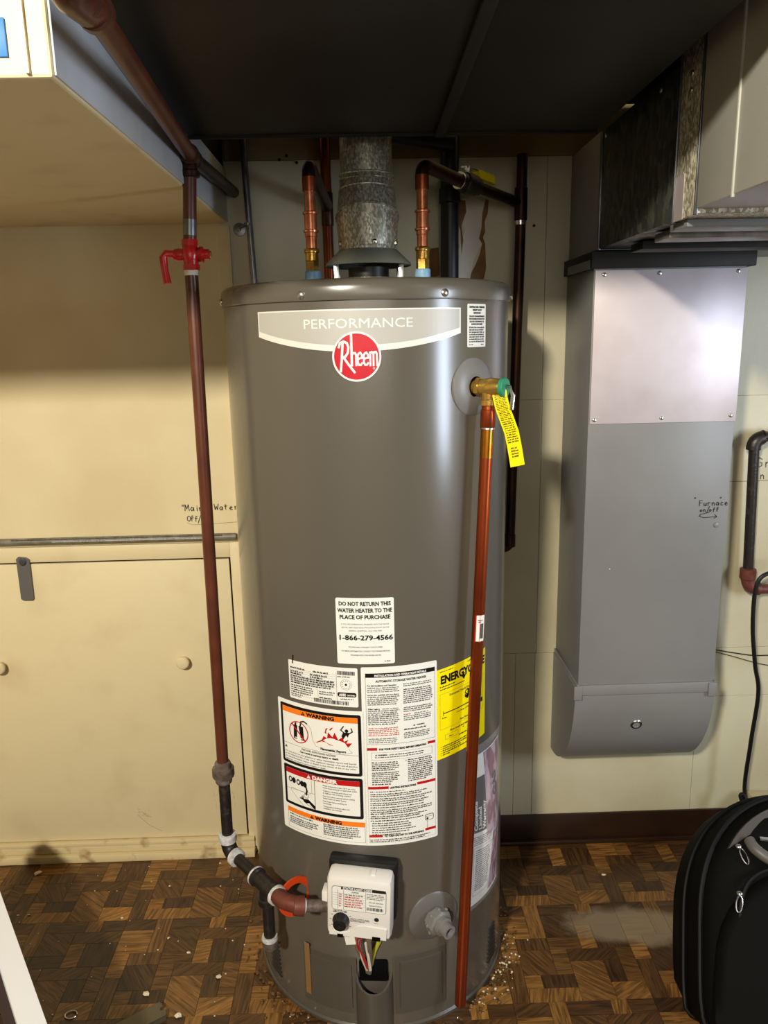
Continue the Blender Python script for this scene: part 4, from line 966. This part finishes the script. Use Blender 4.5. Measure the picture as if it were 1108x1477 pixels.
# thin vertical conduit with strap
t = thing('thin_conduit', (-.229, 1.68, .8), 'thin grey vertical conduit strapped to the wall above the tank, left side', 'conduit')
MB().tube([(-.2265, 1.682, 1.05), (-.2265, 1.682, 1.37), (-.2345, 1.682, 1.66)], .0068, 14).build('tube', 'conduit', t)
MB().lathe((-.2325, 1.682, 0), up_, [(1.478, .0082), (1.484, .0082)], 16).build('clamp_band', 'conduit', t)
MB().lathe((-.2525, WY-.0045, 1.473), (0, -1, 0), [(0, .0135), (.002, .0130), (.0028, .004), (.006, .0035)], 24).build('strap_washer', 'conduit', t)
MB().tube([(-.2525, WY-.010, 1.476), (-.2405, WY-.016, 1.480)], .003, 8).build('strap_arm', 'conduit', t)

# ------------------------------------------------------------ gas line
t = thing('gas_main_pipe', (-.25, 1.1, 1.53), 'brown-red gas pipe running overhead toward the wall beside the soffit', 'pipe')
g0, g1, g2 = Vector((-.2165, .690, 1.521)), Vector((-.262, 1.30, 1.530)), Vector((-.259, 1.690, 1.545))
gd = (g1-g0).normalized()
MB().tube([g0+gd*.02, g1], .0115, 18).build('run', 'iron_brown', t)
MB().tube([g1, g2], .0110, 18).build('run', 'copper_dark', t)
B = MB(); B.tube([g0+Vector((-.012, -.018, .10)), g0+Vector((-.012, -.016, .045))]+elbow(g0+Vector((-.012, -.016, .05)), g0+Vector((-.010, -.014, 0)), g1, .022)+[g0+gd*.045], .0148, 18)
B.lathe(g0+gd*.036, gd, [(0, .0166), (.010, .0166)], 20); B.build('elbow_fitting', 'iron_brown', t)
MB().lathe(g1-gd*.022, gd, [(0, .0150), (.006, .0150), (.008, .0135), (.036, .0135), (.038, .0150), (.044, .0150)], 20).build('tee_fitting', 'copper_dark', t)
t = thing('gas_drop_pipe', (-.277, 1.30, .30), 'long brown-red gas pipe dropping left of the water heater', 'pipe')
MB().lathe(g1+Vector((-.004, 0, 0)), (0, 0, -1), [(-.002, .0125), (.020, .0130), (.022, .0150), (.030, .0150), (.031, .011)], 20).build('tee_outlet', 'copper_dark', t)
MB().tube([(-.2665, 1.30, 1.505), (-.2735, 1.30, 1.405)], .0107, 18).build('upper_pipe', 'iron_brown', t)
MB().lathe((-.2712, 1.30, 1.437), (-.07, 0, -1), [(0, .0110), (.024, .0110)], 18).build('zinc_patch', 'conduit', t)
MB().tube([(-.2750, 1.30, 1.358), (-.2830, 1.30, .470)], .0107, 20).build('lower_pipe', 'iron_brown', t)
MB().lathe((-.2750, 1.30, 1.356), (0, 0, 1), [(-.004, .0112), (.008, .0115)], 18).build('thread_tape', 'teflon', t)['label'] = 'white thread tape'
gk = thing('gas_cock', (-.2745, 1.30, 1.36), 'glossy red gas shut-off cock with hanging lever', 'valve')
gx, gz = -.2742, 1.384
B = MB(); B.lathe((gx, 1.30, gz), up_, [(-.024, .0135), (-.015, .0135)], sides=8); B.lathe((gx, 1.30, gz), up_, [(.014, .0130), (.023, .0130)], sides=8)
B.lathe((gx, 1.30, gz), up_, [(-.016, .0115), (-.008, .0125), (0, .0150), (.008, .0125), (.015, .0115)], 24)
B.build('valve_body', 'red_paint', gk)
B = MB(); B.lathe((gx, 1.30, gz), (1, 0, 0), [(-.028, .0065), (-.024, .0095), (-.018, .0105), (-.012, .0095), (.012, .0100), (.016, .0125), (.020, .0125), (.022, .0085), (.030, .0085), (.031, .006)], 20)
B.build('plug_barrel', 'red_paint', gk)
MB().lathe((gx+.029, 1.30, gz), (1, 0, 0), [(0, .0060), (.004, .0055)], 10).build('plug_nut', 'brass', gk)
B = MB(); B.tube([(gx-.024, 1.298, gz+.001), (gx-.038, 1.296, gz+.002), (gx-.0425, 1.295, gz-.004), (gx-.0415, 1.294, gz-.022), (gx-.0385, 1.293, gz-.044)], .006, 12, radii=[.0058, .0062, .0068, .0058, .0066])
B.build('lever', 'red_paint', gk)
# union, lower pipe, elbows toward the control
t = thing('gas_supply_branch', (-.28, 1.30, .30), 'black iron gas fittings running from the drop pipe to the gas control', 'pipe')
MB().lathe((-.2832, 1.30, .470), (0, 0, 1), [(-.030, .0120), (-.026, .0155), (-.016, .0160), (-.014, .0205), (.002, .0205), (.004, .0160), (.014, .0145), (.016, .0115)], sides=12).build('union', 'galv_dirty', t)
MB().tube([(-.2832, 1.30, .445), (-.284, 1.30, .322)], .0107, 18).build('nipple', 'black_iron', t)
E0 = Vector((-.2842, 1.30, .297)); T0 = Vector((-.200, 1.205, .291)); T1 = Vector((-.172, 1.165, .297)); T2 = Vector((-.130, 1.143, .298)); G0 = Vector((-.084, 1.150, .291))
hd = (T0-E0).normalized()
MB().tube(elbow((-.284, 1.3, .34), E0, T0, .026), .0142, 18).build('elbow', 'black_iron', t)
MB().lathe((-.284, 1.30, .322), (0, 0, 1), [(-.004, .0165), (.000, .0172), (.010, .0168), (.012, .012)], 20).build('dope_ring', 'pipe_dope', t)['label'] = 'white pipe dope ring'
MB().lathe(E0+hd*.028, hd, [(-.006, .0165), (.004, .0168), (.006, .012)], 20).build('dope_ring', 'pipe_dope', t)['label'] = 'white pipe dope ring'
MB().tube([E0+hd*.028, T0-hd*.02], .0107, 18).build('nipple', 'black_iron', t)
B = MB(); B.lathe(T0, hd, [(-.040, .0150), (-.036, .0172), (-.028, .0172), (-.026, .0145), (.018, .0150), (.022, .0175), (.030, .0175)], 22)
B.lathe(T0, (0, 0, -1), [(0, .0140), (.022, .0145), (.024, .0175), (.034, .0175), (.036, .0110)], 22); B.build('tee', 'black_iron', t)
MB().lathe(T0+hd*.028, hd, [(0, .0180), (.008, .0175), (.010, .013)], 20).build('dope_ring', 'pipe_dope', t)['label'] = 'white pipe dope ring'
MB().lathe(T0-hd*.036, hd, [(0, .0176), (.003, .0178), (.004, .017)], 20, cap=False).build('dope_ring', 'pipe_dope', t)
MB().tube([T0+Vector((0, 0, -.035)), T0+Vector((0, 0, -.112))], .0107, 18).build('drip_leg', 'black_iron', t)
MB().lathe(T0+Vector((0, 0, -.105)), (0, 0, -1), [(0, .0135), (.003, .0150), (.012, .0150), (.022, .0140), (.025, .010)], 20).build('drip_cap', 'galv_dirty', t)
MB().lathe(T0+Vector((0, 0, -.104)), (0, 0, -1), [(0, .0138), (.006, .0156), (.008, .0150)], 20).build('dope_ring', 'pipe_dope', t)['label'] = 'white pipe dope ring'
MB().tube([T0+hd*.034]+elbow(T0, T1+hd*.012, T2, .018)+[T2], .0140, 18, radii=None).build('angle_fitting', 'old_red', t)['label'] = 'rusty red angle fitting'
n2 = (G0-T2).normalized()
MB().lathe(T2, n2, [(-.016, .0150), (-.004, .0165), (.002, .0165), (.003, .012)], 20).build('fitting_lip', 'old_red', t)
MB().lathe(T2+n2*.003, n2, [(0, .0120), (.002, .0120)], 20).build('thread_tape', 'teflon', t)['label'] = 'white thread tape'
MB().tube([T2, G0], .0103, 18).build('nipple', 'steel' if False else 'galv_dirty', t)
dn = Vector((.55, -.80, .1)).normalized()
B = MB(); B.lathe(T1+Vector((.024, .034, -.025)), dn, [(-.0015, .024), (-.0015, .036), (.0015, .036), (.0015, .024), (-.0015, .024)], 40, cap=False)
B.build('orange_ring', 'orange_wheel', t)['label'] = 'orange ring behind the angle fitting'

# ------------------------------------------------------------ relief valve, tag, discharge pipe
rv = thing('relief_valve', tuple(tp(41.5, 1.169, R)), 'brass relief valve with green cap on the upper right of the tank', 'valve')
d = nrm(52); p0_ = tp(41.5, 1.169, R-.004)
B = MB(); B.lathe(p0_, d, [(0, .0105), (.010, .0105)], 24); B.lathe(p0_, d, [(.010, .0145), (.018, .0150)], sides=6)
B.lathe(p0_, d, [(.018, .0125), (.026, .0135), (.034, .0150), (.040, .0145), (.052, .0135), (.056, .0125)], 24)
B.build('valve_body', 'brass', rv)
oc = p0_+d*.032
MB().lathe(oc, (0, 0, -1), [(.004, .0120), (.018, .0120), (.020, .0135), (.028, .0135), (.029, .0115)], 24).build('outlet', 'brass', rv)
MB().lathe(p0_, d, [(.055, .0150), (.061, .0150), (.0625, .0138)], 28).build('cap', 'green', rv)['label'] = 'green cap'
cc = p0_+d*.063
MB().tube([cc+Vector((0, 0, .003)), cc+d*.006+Vector((0, 0, .002)), cc+d*.010+Vector((0, 0, -.012)), cc+d*.008+Vector((0, 0, -.034))], .0022, 8).build('test_lever', 'steel', rv)
MB().tube([cc+Vector((.003, 0, .003)), cc+d*.010+Vector((.003, 0, -.012)), cc+d*.008+Vector((.0025, 0, -.034))], .0018, 8).build('test_lever', 'steel', rv)
tg = thing('hanging_tag', tuple(cc), 'yellow instruction tag hanging from the relief valve', 'tag')
path = [(-.004, .000), (-.002, -.006), (.000, -.016), (.004, -.032), (.010, -.048), (.018, -.070), (.023, -.095), (.028, -.123)]
tc0 = oc+d*.017+Vector((.004, -.002, 0)); sd = Vector((.92, -.38, 0)).normalized(); ot = Vector((.38, .92, 0))
rings = []
N_ = 24
def tagc(t):
    t = max(0, min(.9999, t))*(len(path)-1); i = int(t); f = t-i
    return Vector((path[i][0]*(1-f)+path[i+1][0]*f, path[i][1]*(1-f)+path[i+1][1]*f))
def tagpt(u, t, l=0):
    c_ = tagc(t); wv = .0112*(1 if t > .14 else .55+.45*t/.14)
    return tc0+sd*c_.x+Vector((0, 0, c_.y))-ot*(.003+.003*math.sin(t*5)+l)+sd*(u*wv)+Vector((0, 0, u*.0028))
B = MB()
rings = [[tagpt(-1, i/N_), tagpt(1, i/N_), tagpt(1, i/N_, -.0004), tagpt(-1, i/N_, -.0004)] for i in range(N_+1)]
B.rings(rings); B.build('tag_strip', 'yellow', tg)
P = Print()
P.small(-8.5, 24, 8.5, 30, 3.1, 'ink', 1, .55, ragged=.1); P.text(0, 20, 'DANGER', 3.2, 'ink', .05, 'C', 9, 1); P.small(-6, 122, 6, 4, 3.2, 'ink', 1, .6)
P.build('print', lambda u, v, l: tagpt(u/11.2, v/142, .0005), tg)
dp = thing('discharge_pipe', (oc.x, oc.y, oc.z-.03), 'long reddish copper discharge pipe leaning down the tank front right', 'pipe')
top = oc+Vector((0, 0, -.027)); bot = Vector((.146, 1.175, .050)); dd_ = (bot-top).normalized()
MB().tube([top+dd_*.03, bot], .0103, 22).build('tube', 'copper_drain', dp)
MB().lathe(top, dd_, [(.038, .0106), (.085, .0106)], 22).build('heat_tinted_zone', 'copper_gold', dp)
MB().lathe(top, dd_, [(.000, .0105), (.008, .0108), (.009, .0120), (.036, .0120), (.038, .0110)], 22).build('socket', 'copper_drain', dp)
MB().lathe(top, dd_, [(.0365, .0118), (.039, .0120), (.0395, .0108)], 22).build('solder_ring', 'steel', dp)
P = Print(); P.rrect(0, 0, 17, 47, 1, 'red', 0); P.rrect(2.5, 0, 17, 45, 1, 'paper', 1); P.bars(9, 14, 15, 40, 'ink', 2, .6); P.small(5, 9, 14, 2, 3, 'ink', 2); 
sa_, sb_ = dd_, Vector((0, -1, 0)); 
def smap(u, v, l):
    L = .345+v/1000; c_ = top+dd_*L; a = math.radians(-40)+u/1000/.0103; e1 = Vector((1, 0, 0))
    return c_+(e1*math.sin(a)+Vector((0, -1, 0))*math.cos(a))*(.0106+l*.0002)
Pn = P.build('barcode_sticker', smap, dp); Pn['label'] = 'white barcode sticker'

# ------------------------------------------------------------ right edge: iron pipe, cords, adapter
t = thing('wall_gas_pipe', (.855, 1.665, .66), 'short black iron pipe loop on the wall at the right edge', 'pipe')
Y_ = 1.665
MB().tube([(.855, Y_, 1.00), (.866, Y_, .70)], .0112, 18).build('riser', 'black_iron', t)
MB().tube([(.87, Y_, 1.018)][::-1]+[(.95, Y_, 1.020)]*0+elbow((.93, Y_, 1.018), (.852, Y_, 1.016), (.856, Y_, .95), .026)[0:], .0155, 18).build('elbow', 'black_iron', t)
MB().tube([(.872, Y_, 1.018), (1.02, Y_, 1.024)], .0110, 18).build('run', 'black_iron', t)
MB().lathe((.893, Y_, 1.019), (1, 0, 0), [(0, .0135), (.006, .0145), (.010, .0130)], 16).build('dope_ring', 'pipe_dope', t)
MB().tube(elbow((.866, Y_, .73), (.867, Y_, .668), (.93, Y_, .664), .028), .0150, 18).build('elbow', 'old_red', t)
MB().lathe((.866, Y_, .705), (0, 0, 1), [(-.014, .0160), (-.012, .0175), (.010, .0175), (.012, .0120)], 20).build('coupling', 'old_red', t)
MB().tube([(.893, Y_, .665), (1.02, Y_, .668)], .0110, 18).build('run', 'old_red', t)
def smooth_path(pts, n=8):
    pts = [Vector(p) for p in pts]; out = []
    for i in range(len(pts)-1):
        a_, b_, c_, d_ = pts[max(i-1, 0)], pts[i], pts[i+1], pts[min(i+2, len(pts)-1)]
        for q in range(n):
            u = q/n; out.append(.5*((2*b_)+(c_-a_)*u+(2*a_-5*b_+4*c_-d_)*u*u+(3*b_-a_-3*c_+d_)*u**3))
    out.append(pts[-1]); return out
t = thing('power_cord', (.875, 1.62, .0), 'black power cord hanging down the wall behind the backpack', 'cord')
MB().tube(smooth_path([(.96, 1.63, .735), (.900, 1.62, .722), (.866, 1.62, .695), (.864, 1.62, .60), (.878, 1.62, .50), (.892, 1.62, .427), (.885, 1.62, .30), (.882, 1.62, .17), (.893, 1.575, .135), (.94, 1.55, .10)]), .0048, 10).build('cord', 'cable', t)
MB().tube(smooth_path([(.898, 1.575, .12), (.882, 1.605, .15), (.872, 1.61, .172), (.868, 1.61, .164), (.884, 1.60, .13), (.92, 1.56, .10), (.96, 1.53, .06)]), .0045, 10).build('cord_loop', 'cable', t)
MB().tube(smooth_path([(.97, 1.56, .09), (.88, 1.57, .120), (.82, 1.56, .105), (.80, 1.53, .08), (.83, 1.50, .05), (.93, 1.48, .03)]), .0040, 10).build('cord_loop', 'cable', t)
MB().tube(smooth_path([(1.0, 1.56, .05), (.86, 1.55, .075), (.79, 1.52, .055), (.775, 1.48, .03), (.80, 1.44, .008), (.9, 1.40, .006)]), .0042, 10).build('cord_loop', 'cable', t)
MB().lathe((.918, 1.622, .727), (.9, 0, .2), [(-.012, .006), (-.010, .008), (.02, .010)], 12).build('plug', 'cable', t)
t = MB().tube(smooth_path([(.735, 1.692, .508), (.80, 1.690, .510), (.86, 1.690, .499), (.92, 1.690, .490), (1.0, 1.69, .492)]), .0012, 6).build('thin_wire', 'cable')
tag(t, 'thin dark wire crossing the wall right of the grey duct', 'wire')
t = MB().tube(smooth_path([(.79, 1.693, .509), (.85, 1.690, .493), (.93, 1.690, .468), (1.0, 1.69, .455)]), .0009, 6).build('thin_wire', 'cable')
tag(t, 'lower thin wire branching below the other at the right edge', 'wire')
t = thing('adapter_box', (.945, 1.60, .12), 'small beige adapter box behind the backpack at the right edge', 'adapter')
MB().box(.908, 1.590, .0, .99, 1.66, .150, .004).build('case', 'beige', t)
MB().box(.93, 1.585, .05, .97, 1.5905, .09, .001).build('socket_plate', 'black', t)

# ------------------------------------------------------------ backpack lying against the clutter
bp_ = thing('backpack', (.76, 1.25, 0), 'black nylon backpack with zips and grey handle at lower right', 'backpack')
ex = Vector((1, 0, 0)); ey = Vector((0, .60, .80)).normalized(); ez = ex.cross(ey)   # ey climbs the bag, ez points out of its front
O_ = Vector((.842, 1.080, .006))
def bpt(x, y, z): return O_+ex*x+ey*y+ez*z
def bagout(s_, n=36, w=.195, h=.430):
    pts = []
    for i in range(n):
        t_ = 2*PI*i/n; cx_, sy_ = math.cos(t_), math.sin(t_)
        k = 2.5 if sy_ > 0 else 6.0
        rr = (abs(cx_)**k+abs(sy_)**k)**(-1/k)
        pts.append((cx_*rr*s_*(.285-.085*(.5+.5*sy_*rr)), h/2+sy_*rr*h/2*s_))
    return pts
B = MB(); prof_ = [(-.19, .80), (-.185, .92), (-.16, .985), (-.10, 1.0), (-.02, 1.0), (.0, .985), (.018, .93), (.030, .80), (.038, .5), (.040, .2)]
rr_ = [[bpt(x, y, z+random.uniform(-.002, .002)) for x, y in bagout(s_)] for z, s_ in prof_]
for r_ in rr_:
    for p in r_: p.z = max(p.z, .001)
B.rings(rr_); B.build('bag_body', 'bag', bp_, ang=60)
def ring_path(z, s_, i0, i1): return [bpt(x, y, z) for x, y in bagout(s_, 72)][i0:i1]
MB().tube([Vector((p.x, p.y, max(p.z, .006))) for p in ring_path(-.004, 1.005, 0, 72)+ring_path(-.004, 1.005, 0, 1)], .0052, 8).build('edge_piping', 'piping', bp_)
MB().tube([Vector((p.x, p.y, max(p.z, .006))) for p in ring_path(-.085, 1.008, 0, 72)+ring_path(-.085, 1.008, 0, 1)], .0045, 8).build('edge_piping', 'piping', bp_)
# taupe top yoke
yk = [(x, y) for x, y in bagout(.93, 72) if y > .335]
yk = sorted([q for q in yk if q[1] > .335], key=lambda q: -q[0])
B = MB(); B.prism([(x, y) for x, y in yk]+[(-.12, .365), (-.02, .385), (.12, .365)], lambda p: bpt(p[0], p[1], .010), lambda p: bpt(p[0], p[1], .0245)); B.build('top_yoke', 'bag_lining', bp_)
# front pocket with dark arched opening
def pocket(s_, y0, z): return [bpt(x*s_, y0+y*s_, z) for x, y in bagout(1, 36, .185, .300)]
B = MB(); B.rings([pocket(1, .005, .030), pocket(1, .005, .046), pocket(.93, .012, .056), pocket(.6, .04, .062)])
B.build('front_pocket', 'bag', bp_, ang=60)
zp = [bpt(x, y, .050) for x, y in [(-.205, .10), (-.196, .19), (-.182, .25), (-.150, .288), (-.09, .304), (0, .308), (.07, .306), (.14, .29)]]
MB().tube(smooth_path(zp), .0045, 8).build('zip_track', 'piping', bp_)
B = MB(); B.prism([(-.095, .288), (-.06, .304), (.0, .310), (.10, .304), (.10, .272), (.0, .276), (-.06, .280)], lambda p: bpt(p[0], p[1], .050), lambda p: bpt(p[0], p[1], .0575)); B.build('pocket_opening', 'blackhole', bp_)
def puller(x, y, z, ang):
    c_ = bpt(x, y, z); e_ = (ey*-math.cos(ang)+ex*math.sin(ang)); f_ = e_.cross(ez)
    q = MB().sphere(c_, .0065, 2, (1, 1, .8)).build('zip_slider', 'steel', bp_)
    lp = [c_+e_*(.018+.014*math.cos(w))+f_*(.0055*math.sin(w))+ez*.004 for w in [2*PI*i/16 for i in range(17)]]
    MB().tube(lp, .0014, 8).build('zip_pull', 'steel', q)
puller(-.182, .262, .050, -.35); puller(-.158, .340, .030, .3)
# grey carrying handle
hp_ = [bpt(-.135, .350, .030), bpt(-.132, .333, .045), bpt(-.105, .312, .054), bpt(-.05, .298, .058), bpt(.02, .300, .056), bpt(.06, .320, .035)]
MB().tube(smooth_path(hp_), .0105, 12).build('carry_handle', 'bag_grey', bp_)['label'] = 'grey rubber handle'
MB().tube([bpt(-.120, .352, .040), bpt(-.065, .346, .044)], .0045, 10).build('metal_bar', 'steel', bp_)['label'] = 'shiny metal bar'
MB().tube([bpt(-.060, .360, .030), bpt(-.058, .337, .046), bpt(-.045, .314, .054)], .006, 10).build('handle_post', 'bag_grey', bp_)

# ------------------------------------------------------------ lower left: board, bracket, ring
wb = thing('white_board', (-.64, 1.15, 0), 'white flat board leaning in the lower left corner with dark brown edge', 'board')
a0_, a1_, b0_, b1_ = Vector((-.7635, 1.345, .25)), Vector((-.488, .949, .25)), Vector((-.700, 1.19, .25)), Vector((-.547, .975, .25))
ax_ = (a1_-a0_).normalized(); sd_ = Vector((ax_.y, -ax_.x, 0))
if sd_.x > 0: sd_ = -sd_
A0 = a0_-ax_*.10; A1 = a1_+ax_*.15; wdt = .036; th = .018
B = MB()
def brd(p, off, zz): return p+sd_*off+Vector((0, 0, zz))
B.rings([[brd(p, 0, 0), brd(p, wdt, -.002), brd(p, wdt, -th), brd(p, 0, -th)] for p in (A0, A1)]); B.build('board_top', 'white_board', wb, smooth=False)
B = MB(); B.rings([[brd(p, wdt-.004, -th), brd(p, wdt+.016, -.010), brd(p, wdt+.02, -.249), brd(p, .006, -.249), brd(p, .006, -th)] for p in (A0, A1)]); B.build('board_edge', 'maroon', wb, smooth=False)

br = thing('metal_bracket', (-.45, 1.235, 0), 'olive metal bracket lying on the parquet at the bottom left', 'bracket')
p1, p2 = Vector((-.425, 1.243, 0)), Vector((-.545, 1.165, 0)); e_ = (p2-p1).normalized(); f_ = Vector((e_.y, -e_.x, 0)); f_ = f_ if f_.y < 0 else -f_
B = MB(); B.prism([(0, 0), (.20, 0), (.20, .036), (.0, .036), (-.003, .024), (.005, .021), (.005, .016), (-.002, .013)], lambda p: p1+e_*p[0]+f_*p[1]+Vector((0, 0, .0105)), lambda p: p1+e_*p[0]+f_*p[1]+Vector((0, 0, .0125))); B.build('top_flange', 'olive_metal', br)
B = MB(); B.prism([(0, .034), (.20, .034), (.20, .036), (0, .036)], lambda p: p1+e_*p[0]+f_*p[1]+Vector((0, 0, .0003)), lambda p: p1+e_*p[0]+f_*p[1]+Vector((0, 0, .0115))); B.build('side_flange', 'olive_metal', br)
B = MB(); B.prism([(0, .0), (.20, .0), (.20, .002), (0, .002)], lambda p: p1+e_*p[0]+f_*p[1]+Vector((0, 0, .0003)), lambda p: p1+e_*p[0]+f_*p[1]+Vector((0, 0, .0115))); B.build('side_flange', 'steel', br)['label'] = 'bright metal edge'
rc = Vector((-.591, 1.231, .0020)); t = MB().tube([rc+Vector((.011*math.cos(w), .0085*math.sin(w), 0)) for w in [2*PI*i/28*.93 for i in range(29)]], .0014, 8).build('wire_ring', 'steel')
tag(t, 'small split wire ring lying on the parquet near the white board', 'ring')

# crumbs
crumbs = [(-.821, 1.640, .010, 'large plaster crumb near the trim at far left'), (-.809, 1.502, .0035, 'tiny crumb beside the white board, the left of two'), (-.785, 1.502, .004, 'tiny crumb beside the white board, the right of two'),
  (-.460, 1.273, .0075, 'curled pale chip just behind the olive bracket'), (-.57, 1.482, .004, 'pale crumb between white board and middle parquet'), (-.452, 1.418, .0035, 'white speck on dark parquet left of the drip leg'),
  (-.325, 1.308, .006, 'pale chip on the parquet front left of the tank'), (-.49, 1.58, .003, 'white speck behind, left of the lower gas elbow'), (-.385, 1.655, .003, 'white speck near the trim below the gas elbow'),
  (-.385, 1.222, .008, 'pale chip right of the olive bracket'), (.534, 1.565, .006, 'bright white chip on parquet right of the tank'), (-.4, 1.375, .005, 'curled white shaving left of the drip leg')]
for x, y, s_, lb in crumbs:
    o = MB().sphere((x, y, s_*.36), s_, 1, (1, random.uniform(.5, .9), .38), .3).build('plaster_crumb', 'crumb', smooth=False); tag(o, lb, 'crumb', 'plaster crumbs on the floor')
B = MB()
for _ in range(230):
    a = random.choice((random.gauss(62, 16), random.gauss(62, 16), random.gauss(-48, 18))); r_ = R+.008+abs(random.gauss(0, .018)); p = tp(a, 0, r_); s_ = random.uniform(.0012, .0045)
    B.sphere((p.x, p.y, s_*.4), s_, 1, (1, 1, .55), .3)
o = B.build('floor_grit', ['wet_crumb'], smooth=False); tag(o, 'brown wet grit scattered around the tank base', 'grit', kind='stuff')
B = MB()
for _ in range(60):
    a = random.gauss(60, 14); r_ = R+.008+abs(random.gauss(0, .020)); p = tp(a, 0, r_); s_ = random.uniform(.001, .003)
    B.sphere((p.x, p.y, s_*.5), s_, 1, (1, 1, .6), .2)
for _ in range(50):
    s_ = random.uniform(.0008, .002); B.sphere((random.uniform(-.8, -.26), random.uniform(1.18, 1.66), s_*.5), s_, 1, (1, 1, .6), .2)
o = B.build('pale_grit', ['crumb'], smooth=False); tag(o, 'tiny pale specks scattered on the parquet', 'grit', kind='stuff')
